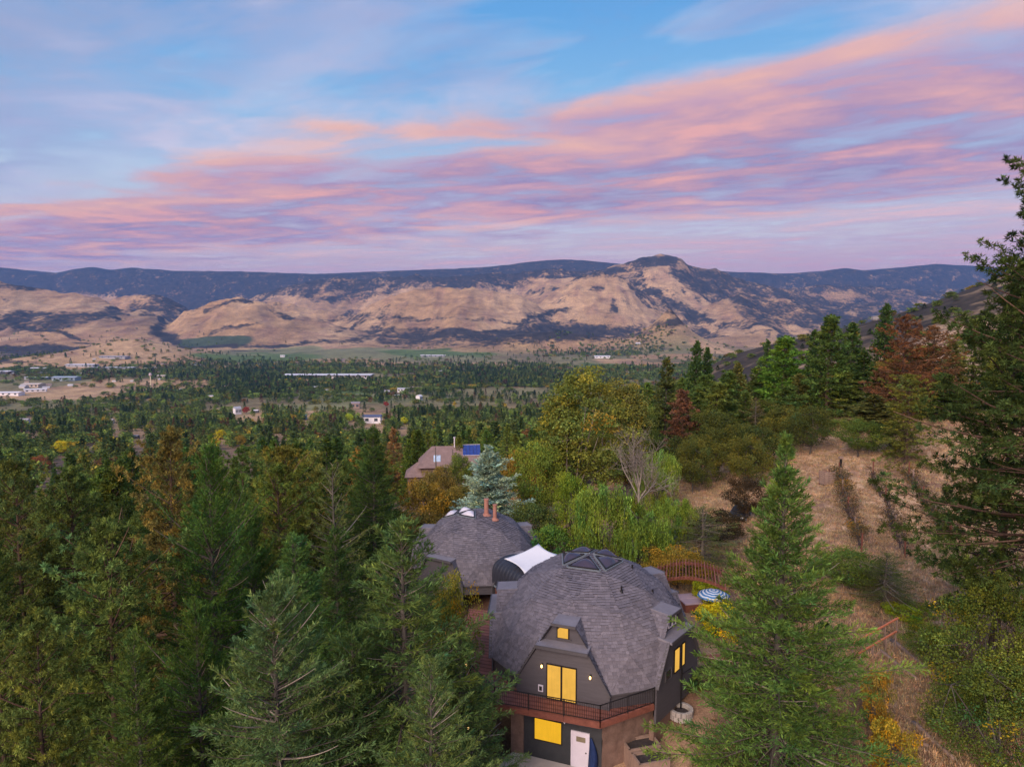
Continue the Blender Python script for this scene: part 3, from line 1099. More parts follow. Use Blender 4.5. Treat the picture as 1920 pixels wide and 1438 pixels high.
proto('oak_near', broadleaf(43, 9, 4.6, 0.12, 150, 120, (0.16, 0.11), 0.85, 1.0, wild=0.4, warm=0.14, spread=0.28, patch=(0.05, (2.0, 1.2, 0.6)), hollow=0.3), 9, 4.6, M_BARK)
proto('shrub', broadleaf(44, 3.4, 2.0, 0.05, 70, 90, (0.16, 0.11), 0.5, 1.0, wild=0.35, warm=0.2, patch=(0.08, (2.0, 1.3, 0.5))), 3.4, 2.0, M_BARK)
proto('cottonwood', broadleaf(45, 20, 6.0, 0.10, 185, 130, (0.32, 0.20), 1.15, 1.0, wild=0.60, top=0.6, hollow=0.35, limbs=16, patch=(0.06, (1.45, 0.95, 0.9)), bark_col=(2.2, 2.1, 1.9)), 20, 6.0, M_BARK)
proto('willow', broadleaf(46, 9, 3.9, 0.15, 110, 170, (0.34, 0.10), 0.8, 1.0, hang=1.0, wild=0.3, hollow=0.5, spread=0.25), 9, 3.9, M_BARK)
proto('dead', bare_tree(51, 13, 3), 13, 3, bark_mat('bark_dead_silver', (0.29, 0.245, 0.21)))
print('prototype triangles', sum(2 * (len(p['crown'].polygons) if p['crown'] else 0) + 2 * len(p['trunk'].polygons) for p in PROTO.values()))
print('terrain triangles', sum(2 * len(bpy.data.objects[n].data.polygons) for n in ('ground', 'valley', 'hills', 'far_ridge')))

# ------------------------------------------------------------------ trees: where they stand
GREEN = (0.085, 0.118, 0.042)
DARK = (0.060, 0.088, 0.036)
OLIVE = (0.125, 0.130, 0.045)
PALE = (0.105, 0.138, 0.076)
LIME = (0.165, 0.215, 0.050)
PINE = (0.088, 0.112, 0.043)
RUST = (0.155, 0.064, 0.052)
ORANGE = (0.30, 0.150, 0.045)
BLUE = (0.30, 0.33, 0.40)
BROWNG = (0.125, 0.118, 0.050)
PLUM = (0.050, 0.030, 0.028)
YELLOW = (0.55, 0.37, 0.035)
TREES = []
ORD = ['first', 'second', 'third', 'fourth', 'fifth', 'sixth', 'seventh', 'eighth', 'ninth', 'tenth', 'eleventh', 'twelfth', 'thirteenth', 'fourteenth', 'fifteenth', 'sixteenth', 'seventeenth', 'eighteenth', 'nineteenth', 'twentieth']
ORD += ['twenty-' + w for w in ORD[:9]] + ['thirtieth'] + ['thirty-' + w for w in ORD[:9]] + ['fortieth'] + ['forty-' + w for w in ORD[:9]]
LEAF_K = (1.36, 1.60, 0.98)


def plant(kind, x, y, h, col, name, label, group=None, width=None, rot=None, cat='tree', z=None):
    """one tree: an empty at its foot, a trunk (with limbs) and a crown"""
    p = PROTO[kind]
    z = gz(x, y) - 0.15 if z is None else z
    root = empty(name, (x, y, z), RNG.uniform(0, 6.28) if rot is None else rot)
    sz = h / p['H']
    sw = sz if width is None else width / p['rad']
    root.scale = (sw, sw, sz)
    t = link_mesh('trunk', p['trunk'], None, root)
    t.color = (1, 1, 1, 1)
    if p['crown'] is not None:
        c = link_mesh('crown', p['crown'], None, root)
        c.color = (min(.7, col[0] * LEAF_K[0]), min(.7, col[1] * LEAF_K[1]), min(.7, col[2] * LEAF_K[2]), 1)
    tag(root, label, cat, group)
    TREES.append((x, y, h, (width or sw * p['rad'])))
    return root


def tree(kind, px, py, y, col, name, label, group=None, width=None, rot=None, cat='tree', maxh=40, minh=1.0):
    """px, py: where its top shows; y: how far off it stands"""
    x, _, zt = at_y(px, py, y)
    g = gz(x, y)
    h = min(max(zt - g, minh), maxh)
    return plant(kind, x, y, h, col, name, label, group, width, rot, cat)


F, P_, O_ = 'fir_tree', 'pine_tree', 'oak_tree'
# the big trees in front
tree('fir_pale', 512, 1092, 29, PALE, F, 'grey-green fir with many bare silver branches at the lower centre left', rot=1.0, width=5.0)
tree('fir_a', 545, 1000, 37, (0.080, 0.128, 0.052), F, 'deep green fir rising just behind the silver-branched fir', rot=0.3, width=5.2)
tree('fir_trunk', 752, 985, 33, (0.096, 0.126, 0.056), F, 'fir with a bare upper trunk left of the front dome', rot=2.2, width=6.0)
tree('fir_sparse', 622, 868, 50, (0.125, 0.130, 0.060), F, 'thin fir with drooping tiers and pale dead branches', rot=0.7, width=4.0)
tree('fir_a', 700, 800, 60, DARK, F, 'tall dark fir left of the rear dome', rot=2.9, width=4.6)
tree('fir_b', 392, 838, 43, (0.066, 0.108, 0.036), F, 'tall dense dark green fir in the left foreground', rot=1.7, width=4.6)
tree('pine_a', 318, 808, 56, (0.150, 0.105, 0.048), P_, 'pine with rusty orange needles among green ones, left of centre', rot=0.5, width=4.4)
tree('pine_b', 520, 868, 54, (0.104, 0.120, 0.042), P_, 'soft yellow-green pine with orange patches behind the thin fir', rot=0.2, width=4.0)
tree('pine_b', 196, 972, 38, (0.098, 0.120, 0.050), P_, 'broad olive pine standing left of the tall dense fir', rot=1.2, width=4.4)
tree('pine_a', 126, 882, 58, (0.092, 0.110, 0.046), P_, 'round-topped olive pine at the far left middle', rot=2.0, width=4.6)
tree('pine_b', 22, 862, 56, (0.100, 0.105, 0.045), P_, 'brown-tinged pine cut by the left edge of the picture', rot=2.7, width=4.6)
tree('pine_a', 66, 1150, 31, (0.115, 0.122, 0.045), P_, 'small yellow-green pine in the lower left corner', rot=0.9, width=3.0)
tree('pine_b', -10, 1110, 36, (0.095, 0.110, 0.045), P_, 'green pine half outside the left edge, lower left', rot=0.1, width=3.4)
tree('fir_a', 255, 1190, 30, (0.085, 0.112, 0.040), F, 'leafy green fir at the bottom left below the broad olive pine', rot=4.0, width=3.8)
tree('fir_b', 365, 1130, 33, (0.070, 0.105, 0.035), F, 'dark green fir beside a red-brown trunk at the bottom left', rot=5.0, width=3.6)
tree('fir_trunk', 808, 1235, 28, (0.115, 0.142, 0.070), F, 'grey-green fir tip at the bottom left of the deck', rot=0.4, width=3.2)
tree('fir_trunk', 862, 1195, 34, (0.105, 0.135, 0.066), F, 'grey-green fir hiding the left end of the deck', rot=1.4, width=3.0)
tree('fir_b', 660, 1180, 31, (0.075, 0.105, 0.048), F, 'dark fir between the silver-branched fir and the bare-topped fir', rot=3.3, width=3.4)
tree('oak_near', 838, 1072, 42, (0.165, 0.140, 0.036), 'leafy_tree', 'yellow-green leafy tree below the rear dome', rot=0.3, width=2.3)
tree('fir_a', 630, 985, 44, (0.065, 0.095, 0.038), F, 'dark fir under the drooping thin fir', rot=5.5, width=3.6)
tree('fir_b', 470, 960, 48, (0.070, 0.108, 0.036), F, 'green fir filling the gap right of the tall dense fir', rot=4.4, width=3.6)
tree('fir_young', 1478, 812, 33, (0.100, 0.142, 0.050), F, 'large bright green young fir right of the front dome', rot=0.6, width=6.3)
tree('pine_big', 2040, 325, 37, (0.045, 0.058, 0.026), P_, 'huge dark pine filling the right edge of the picture', rot=3.6, width=7.0)
tree('pine_a', 1908, 545, 43, (0.060, 0.074, 0.032), P_, 'dark full-crowned pine close behind the huge pine at the right edge', rot=0.8, width=4.3)
tree('oak_near', 1865, 1075, 38, (0.112, 0.120, 0.036), O_, 'large yellow-green oak at the lower right below the huge pine', rot=0.5, width=3.7)
tree('oak_near', 1890, 1235, 33, (0.085, 0.098, 0.032), O_, 'green oak in the bottom right corner', rot=2.5, width=3.5)
tree('oak_near', 1748, 1165, 43, (0.100, 0.124, 0.034), O_, 'bright green oak at the top end of the orange rails', rot=4.0, width=1.9)
tree('oak_near', 1822, 1262, 35, (0.088, 0.104, 0.032), O_, 'low green oak right of the log terraces', rot=1.0, width=2.2)
tree('shrub', 1672, 1348, 34, (0.30, 0.19, 0.040), 'shrub', 'orange and yellow shrub at the foot of the young fir', rot=1.0, cat='shrub', width=1.1)
tree('shrub', 1648, 1250, 37, (0.26, 0.155, 0.055), 'shrub', 'tan thin shrub below the orange rails', rot=2.0, cat='shrub', width=.8)
tree('shrub', 1702, 1168, 50, (0.20, 0.22, 0.035), 'shrub', 'lime green bush behind the orange rails', rot=2.0, cat='shrub', width=1.7)
tree('fir_sparse', 1664, 1036, 52, (0.105, 0.105, 0.050), F, 'small dull fir with bare lower branches at the vineyard edge', rot=2.0, width=3.1)
tree('oak', 1596, 1030, 55, (0.095, 0.118, 0.038), O_, 'green bushy oak between the young fir and the vineyard', rot=1.0, width=3.0)
# round the domes
tree('spruce', 915, 834, 72, BLUE, 'spruce_tree', 'silvery blue spruce behind the rear dome', rot=0.5, width=5.0)
tree('cottonwood', 1075, 702, 84, (0.158, 0.146, 0.048), 'cottonwood_tree', 'tall olive cottonwood in the centre, left of its pair', rot=0.3, width=6.6)
tree('cottonwood', 1180, 722, 94, (0.160, 0.134, 0.052), 'cottonwood_tree', 'tall olive cottonwood with brown twigs, right of its pair', rot=2.3, width=6.0)
tree('oak', 1010, 830, 80, (0.150, 0.165, 0.045), O_, 'light green tree at the left foot of the cottonwoods', rot=1.3, width=3.2)
tree('dead', 1197, 770, 77, (1, 1, 1), 'dead_tree', 'leafless silver tree in front of the cottonwoods', rot=0.4)
tree('willow', 1148, 905, 62, (0.130, 0.160, 0.042), 'willow_tree', 'bright green weeping willow behind the front dome skylights', rot=0.4, width=3.5)
tree('willow', 1265, 930, 68, (0.145, 0.175, 0.042), 'willow_tree', 'smaller lime green willow right of the weeping willow', rot=1.9, width=2.5)
tree('willow', 1205, 955, 60, (0.118, 0.150, 0.040), 'willow_tree', 'green weeping willow between two other willows', rot=3.1, width=2.8)
tree('willow', 1235, 842, 82, (0.190, 0.225, 0.060), 'willow_tree', 'pale green drooping tree right of the leafless silver tree', rot=4.1, width=2.4)
tree('oak_b', 1075, 880, 68, (0.140, 0.160, 0.030), O_, 'narrow yellow-green tree above the white shade sail', rot=0.4, width=2.0)
tree('oak_b', 1000, 935, 66, (0.085, 0.095, 0.042), O_, 'grey-green tree right of the blue spruce', rot=0.9, width=2.8)
tree('shrub', 1035, 985, 60, (0.080, 0.125, 0.040), 'shrub', 'green bush at the right rim of the rear dome', rot=0.9, cat='shrub', width=2.2)
tree('oak_b', 800, 893, 82, (0.245, 0.140, 0.042), O_, 'rust orange oak above the left side of the rear dome', rot=0.4, width=3.4)
tree('oak_b', 852, 905, 86, (0.200, 0.135, 0.050), O_, 'brown orange oak between the rust oak and the blue spruce', rot=2.4, width=3.2)
tree('oak_b', 866, 846, 118, (0.120, 0.130, 0.042), O_, 'olive tree growing before the right half of the neighbour house', rot=0.4, width=2.6)
tree('oak_b', 822, 868, 112, (0.200, 0.130, 0.055), O_, 'thin brown tree growing before the left half of the neighbour house', rot=2.4, width=3.0)
tree('oak_b', 985, 838, 92, (0.235, 0.130, 0.042), O_, 'rust orange oak right behind the blue spruce', rot=1.4, width=3.6)
tree('oak_b', 805, 958, 74, (0.190, 0.120, 0.050), O_, 'low brown oak at the left rim of the rear dome', rot=5.4, width=2.8)
tree('fir_sparse', 1318, 945, 60, (0.110, 0.112, 0.055), P_, 'small grey-green pine with a thin trunk behind the pergola', rot=0.8, width=3.4)
tree('oak', 1272, 1028, 56, (0.235, 0.135, 0.035), 'shrub', 'low bronze shrub behind the pergola', rot=0.8, cat='shrub', width=2.7)
tree('oak', 1402, 892, 74, PLUM, 'plum_tree', 'dark purple plum tree behind the young fir', rot=0.8, width=2.3)
tree('oak', 1350, 955, 66, (0.045, 0.030, 0.026), 'plum_tree', 'dark purple plum tree beside the parked car', rot=2.8, width=2.6)
tree('shrub', 1352, 1128, 47, (0.42, 0.33, 0.030), 'shrub', 'yellow flowering shrub under the striped parasol', rot=2.8, cat='shrub', width=1.7)
tree('shrub', 1330, 1085, 52, (0.28, 0.27, 0.030), 'shrub', 'yellow-green shrub at the end of the pergola', rot=1.8, cat='shrub', width=1.3)
tree('shrub', 1300, 1290, 42, (0.055, 0.080, 0.035), 'shrub', 'dark green bush beside the round stone planter', rot=1.8, cat='shrub', width=1.3)
# oak belt and pines above the vineyard
OAKS = [(1268, 850, 100, 3.6), (1318, 822, 96, 4.2), (1372, 790, 100, 4.8), (1425, 800, 96, 4.4), (1340, 768, 110, 4.6), (1478, 790, 104, 4.4), (1520, 815, 98, 4.0), (1445, 765, 116, 4.6), (1400, 850, 88, 3.2), (1300, 880, 90, 2.8)]
for i, (a, b, c, w) in enumerate(sorted(OAKS)):
    tree('oak' if i % 2 else 'oak_b', a, b, c, (0.066 + 0.016 * (i % 3), 0.068 + 0.008 * (i % 3), 0.030), O_, ORD[i] + ' dark round oak from the left in the belt left of the bare slope', 'oaks in the belt above the yard', width=w * .85, minh=7.2)
tree('oak', 1612, 795, 91, (0.085, 0.105, 0.036), O_, 'round dark oak bush at the top of the vineyard, left of two', rot=0.5, width=2.9, minh=5.2)
tree('oak_b', 1672, 818, 90, (0.080, 0.095, 0.036), O_, 'round dark oak bush at the top of the vineyard, right of two', rot=1.5, width=2.8, minh=4.6)
tree('shrub', 1562, 802, 112, (0.095, 0.115, 0.036), 'shrub', 'green bush under the lone straight pine', rot=1.5, cat='shrub', width=3.0)
tree('pine_mid', 1556, 598, 118, (0.070, 0.095, 0.036), P_, 'lone straight dark pine with a bare trunk above the slope', rot=0.5, width=4.6)
tree('pine_mid', 1470, 636, 132, (0.095, 0.150, 0.036), P_, 'broad bright green pine on the right skyline', rot=0.5, width=5.6)
tree('pine_a', 1698, 592, 108, RUST, P_, 'dead rust red pine on the right', rot=0.5, width=4.6)
tree('pine_a', 1752, 612, 116, (0.165, 0.075, 0.058), P_, 'second rust red pine half behind the huge pine', rot=2.5, width=4.6)
tree('pine_b', 1706, 700, 85, (0.135, 0.125, 0.042), P_, 'olive pine with a long bare trunk at the top of the vineyard', rot=1.5, width=3.6)
tree('fir_mid', 1662, 570, 150, (0.055, 0.085, 0.038), F, 'dark fir with a high tip left of the rust red pine', rot=1.5, width=4.0)
tree('fir_mid', 1306, 640, 150, (0.052, 0.080, 0.038), F, 'dark slim fir at the left end of the right skyline', rot=1.5, width=3.8)
tree('fir_mid', 1328, 652, 156, (0.055, 0.085, 0.040), F, 'dark slim fir just right of the leftmost skyline fir', rot=3.5, width=3.4)
tree('fir_mid2', 1250, 675, 128, (0.090, 0.088, 0.042), F, 'olive dark fir right behind the cottonwoods', rot=3.5, width=4.4)
tree('pine_mid', 1282, 735, 112, (0.150, 0.064, 0.062), P_, 'dull red dying pine right of the cottonwoods', rot=3.5, width=3.2)
tree('fir_mid2', 1440, 640, 160, (0.060, 0.085, 0.042), F, 'dark fir left of the broad bright pine', rot=0.3, width=3.2)
tree('fir_mid', 1600, 605, 140, (0.060, 0.088, 0.038), F, 'dark fir right of the lone straight pine', rot=2.3, width=4.2)
tree('fir_mid2', 1528, 622, 142, (0.055, 0.080, 0.036), F, 'dark fir close left of the lone straight pine', rot=4.3, width=4.0)
tree('fir_sparse', 1418, 745, 110, (0.16, 0.11, 0.075), F, 'half bare brown fir in the middle of the right woods', rot=4.3, width=3.0)
RW = sorted([(1385, 680, 130, 0), (1365, 700, 122, 1), (1418, 690, 138, 2), (1500, 700, 122, 0), (1345, 720, 118, 1), (1620, 660, 120, 2), (1650, 690, 112, 0), (1580, 700, 118, 1), (1722, 660, 120, 2), (1400, 735, 112, 0), (1475, 725, 110, 1), (1640, 740, 104, 2), (1790, 640, 125, 0), (1830, 600, 130, 1), (1770, 700, 105, 2), (1540, 730, 125, 0), (1820, 720, 108, 1), (1310, 730, 125, 2)])
cnt = [0, 0]
for i, (a, b, c, k) in enumerate(RW):
    pn = k == 1
    tree(('fir_mid', 'pine_mid', 'fir_mid2')[k], a, b, c, [(0.100, 0.115, 0.045), (0.115, 0.122, 0.045), (0.075, 0.100, 0.040), (0.140, 0.120, 0.055)][i % 4], P_ if pn else F,
         ORD[cnt[pn]] + (' olive pine' if pn else ' olive fir') + ' from the left in the mixed woods on the right hillside', 'pines of the right hillside' if pn else 'firs of the right hillside', width=3.6 + 0.5 * k)
    cnt[pn] += 1
# bright single trees farther down
FARS = [('oak', 112, 826, 520, YELLOW, 9, 'golden yellow maple in the left middle distance, largest of three'), ('oak_b', 165, 813, 620, (0.42, 0.30, 0.04), 8, 'yellow tree behind the largest golden maple'), ('oak_b', 412, 805, 640, YELLOW, 8, 'golden yellow tree left of centre in the middle distance'),
        ('oak_b', 655, 775, 700, (0.40, 0.40, 0.05), 10, 'broad yellow-green tree before the blue-roofed house'), ('oak', 757, 782, 640, (0.46, 0.40, 0.04), 7, 'yellow tree right of the blue-roofed house'), ('oak', 75, 855, 330, (0.24, 0.075, 0.055), 7, 'dull red spreading tree at the far left'),
        ('oak', 461, 763, 1100, (0.30, 0.03, 0.03), 9, 'crimson maple left of the tan field'), ('oak', 724, 753, 1250, (0.28, 0.03, 0.04), 7, 'crimson maple right of the tan field'), ('oak_b', 450, 815, 500, (0.28, 0.17, 0.05), 8, 'bronze oak right of the golden yellow tree'),
        ('fir_mid2', 738, 805, 190, (0.27, 0.13, 0.085), 4.5, 'rust brown dead fir left of the solar-panelled house'), ('pine_a', 672, 838, 135, (0.32, 0.16, 0.065), 2.6, 'small orange pine left of the tall dark fir'), ('oak_b', 600, 840, 170, (0.17, 0.145, 0.045), 7, 'olive gold oak left of the tall dark fir'),
        ('oak_b', 580, 912, 95, (0.24, 0.13, 0.04), 2.6, 'small orange oak between the thin fir and the soft pine'), ('oak_b', 448, 905, 105, (0.20, 0.13, 0.05), 3.2, 'small brown oak left of the soft pine')]
def far_spot(px, py, h, y0):
    """where along the sight line a tree of height h just reaches it, nearest to y0"""
    ys = np.linspace(y0 * .5, y0 * 2.0, 400)
    a, b, c = ray(px, py)
    d = np.abs(CAMZ + c / b * ys - ground_z(a / b * ys, ys) - h) + np.abs(np.log(ys / y0)) * 2
    return float(ys[np.argmin(d)])


FARKEEP = [(682, 716, 774, 788, 1500), (660, 676, 750, 762, 1900), (440, 450, 762, 774, 1900), (512, 536, 800, 808, 900), (40, 54, 784, 794, 1500), (204, 213, 785, 792, 1500), (780, 792, 738, 748, 2200), (740, 770, 738, 745, 2200), (475, 485, 766, 773, 1800), (568, 576, 777, 785, 1500), (240, 262, 814, 820, 1200)]
for k, a, b, c, col, w, lab in FARS:
    if c > 300:
        c = far_spot(a, b, 13 if w < 9 else 15, c)
        w = w * .8
        FARKEEP.append((a - w * FPX / c, a + w * FPX / c, b, b + 9 * FPX / c, c))
    tree(k, a, b, c, col, {'o': O_, 'f': F, 'p': P_}[k[0]] if 'maple' not in lab else 'maple_tree', lab, width=w)

# ------------------------------------------------------------------ the wooded slope below, tree by tree
KEEP = [(770, 905, 818, 895, 150), (1525, 1840, 770, 1140, 110), (870, 965, 825, 950, 72), (1240, 1530, 850, 900, 95), (760, 1330, 950, 1438, 60), (985, 1270, 690, 960, 84), (560, 660, 840, 1000, 50)]
TOPX = [-200, 0, 120, 260, 380, 500, 640, 720, 800, 900, 1000, 1250, 1320, 1450, 1600, 1750, 2100]
TOPY = [868, 862, 850, 842, 830, 822, 822, 822, 800, 800, 790, 700, 700, 690, 670, 640, 600]


def clear_of(px, top, bot, halfw, y, keep=KEEP):
    for x0, x1, y0, y1, dy in keep:
        if y < dy and px + halfw > x0 and px - halfw < x1 and top < y1 and bot > y0:
            return False
    return True


def scatter_slope(n, ymin, ymax, rnd, spacing):
    out = []
    tries = 0
    while len(out) < n and tries < 60000:
        tries += 1
        y = math.exp(rnd.uniform(math.log(ymin), math.log(ymax)))
        px = rnd.uniform(-140, 2060)
        x = (px - 960) / FPX * y
        h = rnd.uniform(13, 24) * (1 if y > 75 else 0.9)
        if px > 960 and y < 110:
            continue
        z = gz(x, y)
        pxx, top = proj(x, y, z + h)
        _, bot = proj(x, y, z)
        lim = np.interp(pxx, TOPX, TOPY)
        if top < lim:
            h2 = zfor(lim, y) + rnd.uniform(-2, 0) - z
            if h2 < 7:
                continue
            h = h2
            top = lim
        hw = 3.2 * FPX / y
        if not clear_of(pxx, top, bot, hw, y) or not clear_of(pxx, top, bot, hw * .6, y, FARKEEP):
            continue
        if any((x - a) ** 2 + (y - b) ** 2 < (spacing * (0.6 + 0.3 * (y > 110))) ** 2 for a, b, *_ in TREES):
            continue
        out.append((x, y, h, pxx))
        TREES.append((x, y, h, 3))
    return out


rs = random.Random(5)
SLOPE = scatter_slope(205, 50, 300, rs, 7.0)
ZONES = [(480, 'left of the tall dense fir', 'woods at the left'), (980, 'behind the firs', 'woods behind the firs'), (3000, 'below the cottonwoods', 'woods below the cottonwoods')]
SEEN = {}
SLOPE.sort(key=lambda q: q[3])
for i, (x, y, h, px) in enumerate(SLOPE):
    r = rs.random()
    zone = next(q for q in ZONES if px < q[0])
    if y < 90:
        opts = [('fir_a', F, GREEN, 'green fir', 3.3), ('fir_b', F, DARK, 'dark fir', 3.4), ('pine_a', P_, PINE, 'olive pine', 3.4), ('pine_b', P_, BROWNG, 'brown-tinged pine', 3.5)]
        k = 0 if r < 0.3 else 1 if r < 0.55 else 2 if r < 0.85 else 3
    else:
        opts = [('fir_mid', F, GREEN, 'green fir', 3.4), ('fir_mid2', F, DARK, 'dark fir', 3.3), ('pine_mid', P_, PINE, 'olive pine', 3.5), ('cedar_mid', 'cedar_tree', OLIVE, 'yellow-green cedar', 3.6), ('oak', O_, (0.115, 0.125, 0.045), 'green oak', 4.6), ('oak_b', O_, (0.20, 0.125, 0.05), 'brown oak', 4.2)]
        k = 0 if r < 0.30 else 1 if r < 0.50 else 2 if r < 0.66 else 3 if r < 0.80 else 4 if r < 0.94 else 5
        if k >= 4:
            h = min(h, rs.uniform(9, 13))
    kind, nm, c, word, w = opts[k]
    v = rs.uniform(0.75, 1.3)
    g = rs.uniform(-0.12, 0.16)
    col = (c[0] * v * (1 + g), c[1] * v, c[2] * v * (1 - g))
    where = (' in the nearer woods ' if y < 90 else ' farther down ') + zone[1]
    nth = SEEN.get((word, where), 0)
    SEEN[word, where] = nth + 1
    plant(kind, x, y, h, col, nm, ORD[nth] + ' ' + word + ' from the left' + where, word + 's, ' + zone[2] + (', near' if y < 90 else ', far'), width=w * rs.uniform(1.05, 1.5) * min(1.15, 0.55 + h / 40))

# ------------------------------------------------------------------ far woods: beyond counting
def low_proto(name, LW, H, rad):
    me = LW[0].mesh(name, M_LEAF_I)
    o = bpy.data.objects.new(name, me)      # never linked to the scene; only scattered below
    return o, H, rad


LOW = {
    'fir': low_proto('far_fir', conifer(61, 18, 2.9, 0.04, 1.5, 6, (1.5, 0.75), 1.2, 0, 1.0, 0.85, levels=1, limbs=False), 18, 2.9),
    'pine': low_proto('far_pine', conifer(62, 18, 3.0, 0.22, 1.8, 5, (1.5, 0.8), 1.2, 0, 1.0, 0.6, levels=1, limbs=False, rnd=0.35), 18, 3.0),
    'oak': low_proto('far_oak', broadleaf(63, 10, 5.0, 0.1, 34, 13, (1.5, 1.1), 1.6, 1.0, wild=0.35), 10, 5.0),
    'poplar': low_proto('far_poplar', broadleaf(64, 14, 3.6, 0.08, 30, 13, (1.4, 1.0), 1.4, 1.0, wild=0.3, top=0.6), 14, 3.6)}


def stuff_points(name, kind, pts, scl, rot, cols, label):
    proto_o, H, rad = LOW[kind]
    me = bpy.data.meshes.new(name)
    n = len(pts)
    me.vertices.add(n)
    me.vertices.foreach_set('co', np.asarray(pts, np.float32).ravel())
    a = me.attributes.new('scl', 'FLOAT_VECTOR', 'POINT')
    a.data.foreach_set('vector', np.asarray(scl, np.float32).ravel())
    a = me.attributes.new('rot', 'FLOAT', 'POINT')
    a.data.foreach_set('value', np.asarray(rot, np.float32))
    add_col(me, cols, 'tint')
    o = link_mesh(name, me)
    ng = bpy.data.node_groups.new(name + '_scatter', 'GeometryNodeTree')
    ng.interface.new_socket('Geometry', in_out='INPUT', socket_type='NodeSocketGeometry')
    ng.interface.new_socket('Geometry', in_out='OUTPUT', socket_type='NodeSocketGeometry')
    N = ng.nodes
    gi, go = N.new('NodeGroupInput'), N.new('NodeGroupOutput')
    oi = N.new('GeometryNodeObjectInfo')
    oi.inputs['Object'].default_value = proto_o
    oi.inputs['As Instance'].default_value = True
    ip = N.new('GeometryNodeInstanceOnPoints')
    s = N.new('GeometryNodeInputNamedAttribute')
    s.data_type = 'FLOAT_VECTOR'
    s.inputs['Name'].default_value = 'scl'
    r = N.new('GeometryNodeInputNamedAttribute')
    r.data_type = 'FLOAT'
    r.inputs['Name'].default_value = 'rot'
    cx = N.new('ShaderNodeCombineXYZ')
    ng.links.new(r.outputs['Attribute'], cx.inputs[2])
    ng.links.new(gi.outputs[0], ip.inputs['Points'])
    ng.links.new(oi.outputs['Geometry'], ip.inputs['Instance'])
    ng.links.new(s.outputs['Attribute'], ip.inputs['Scale'])
    ng.links.new(cx.outputs[0], ip.inputs['Rotation'])
    ng.links.new(ip.outputs[0], go.inputs[0])
    md = o.modifiers.new('scatter', 'NODES')
    md.node_group = ng
    tag(o, label, 'woods', kind='stuff')
    return o


# lower slope: mixed town woods, thinning towards the fields
npr = np.random.default_rng(17)
N = 21000
Ys = np.sqrt(npr.uniform(285 ** 2, 1750 ** 2, N))
Pxs = npr.uniform(-140, 2060, N)
Xs = (Pxs - 960) / FPX * Ys
Zs = ground_z(Xs, Ys)
_, Pys = proj(Xs, Ys, Zs)
dn = np.clip(0.35 + 1.5 * (fbm(Xs / 70, Ys / 90, 3, 14) - 0.35), 0.12, 1)
dn = dn * (1 - 0.75 * sstep(1100, 1650, Ys) * (Pxs > 380)) * (1 - 0.9 * sstep(1350, 1700, Ys))
for (cx, cy, rx, ry) in ((640, 762, 100, 12), (500, 752, 110, 9), (760, 758, 60, 9)):
    dn = dn * (1 - 0.97 * blob(Pxs, Pys, cx, cy, rx, ry))
dn = dn * np.where((Pxs > 1330) & (Ys > 360), 0.45, 1.0)
keep_ = npr.uniform(0, 1, N) < dn
near_t = np.array([(t[0], t[1]) for t in TREES if t[1] > 200])
Xs, Ys, Zs, Pxs, Pys = (a[keep_] for a in (Xs, Ys, Zs, Pxs, Pys))
# valley floor belts
M = 150000
vpx, vpy = npr.uniform(-60, 1980, M), npr.uniform(652, 775, M)
b_ = (719 - vpy) / FPX
vY = (FLOOR - CAMZ) / (-SP + b_ * CP) * (CP + b_ * SP)
vX = (vpx - 960) / FPX * (vY / (CP + b_ * SP))
belt = np.full(M, 0.05)
jx2 = vpx + 20 * (fbm(vX / 200, vY / 300, 3, 3) - .5)
jy2 = vpy + 12 * (fbm(vX / 200 + 4, vY / 300, 3, 6) - .5)
for (cx, cy, rx, ry, a) in ((640, 698, 430, 13, .55), (330, 702, 110, 9, .5), (480, 716, 75, 24, .9), (560, 725, 160, 9, .4), (760, 712, 160, 12, .5), (950, 712, 120, 22, .95), (1080, 722, 90, 12, .6), (1130, 664, 130, 4, .9), (1220, 700, 150, 14, .35), (820, 722, 120, 12, .6),
                            (160, 707, 130, 4, .5), (60, 698, 70, 4, .5), (1100, 700, 60, 5, .5), (650, 684, 330, 5, .25), (1000, 690, 60, 7, .5), (40, 680, 90, 5, .35), (1400, 690, 200, 20, .3), (700, 735, 220, 6, .18), (380, 745, 160, 8, .6), (480, 690, 180, 8, .5)):
    belt = np.maximum(belt, a * blob(jx2, jy2, cx, cy, rx, ry, 0.3))
for (cx, cy, rx, ry) in ((640, 662, 260, 9), (60, 740, 190, 16), (1160, 681, 130, 7), (955, 733, 90, 7), (90, 722, 60, 9), (700, 705, 100, 5)):
    belt = belt * (1 - 0.97 * blob(jx2, jy2, cx, cy, rx, ry, 0.15))
kv = npr.uniform(0, 1, M) < belt * 0.62
kv &= ~((vY < 1700))
# nothing of the woods stands in front of the bright single trees and the roofs that show
def shown(px, y, z, h, half):
    keep = np.ones(len(px), bool)
    X_ = (px - 960) / FPX * y
    _, top = proj(X_, y, z + h)
    _, bot = proj(X_, y, z)
    hw = half * FPX / y
    for a, b, c, d, yy in FARKEEP:
        keep &= ~((y < yy) & (px + hw > a) & (px - hw < b) & (top < d) & (bot > c))
    return keep


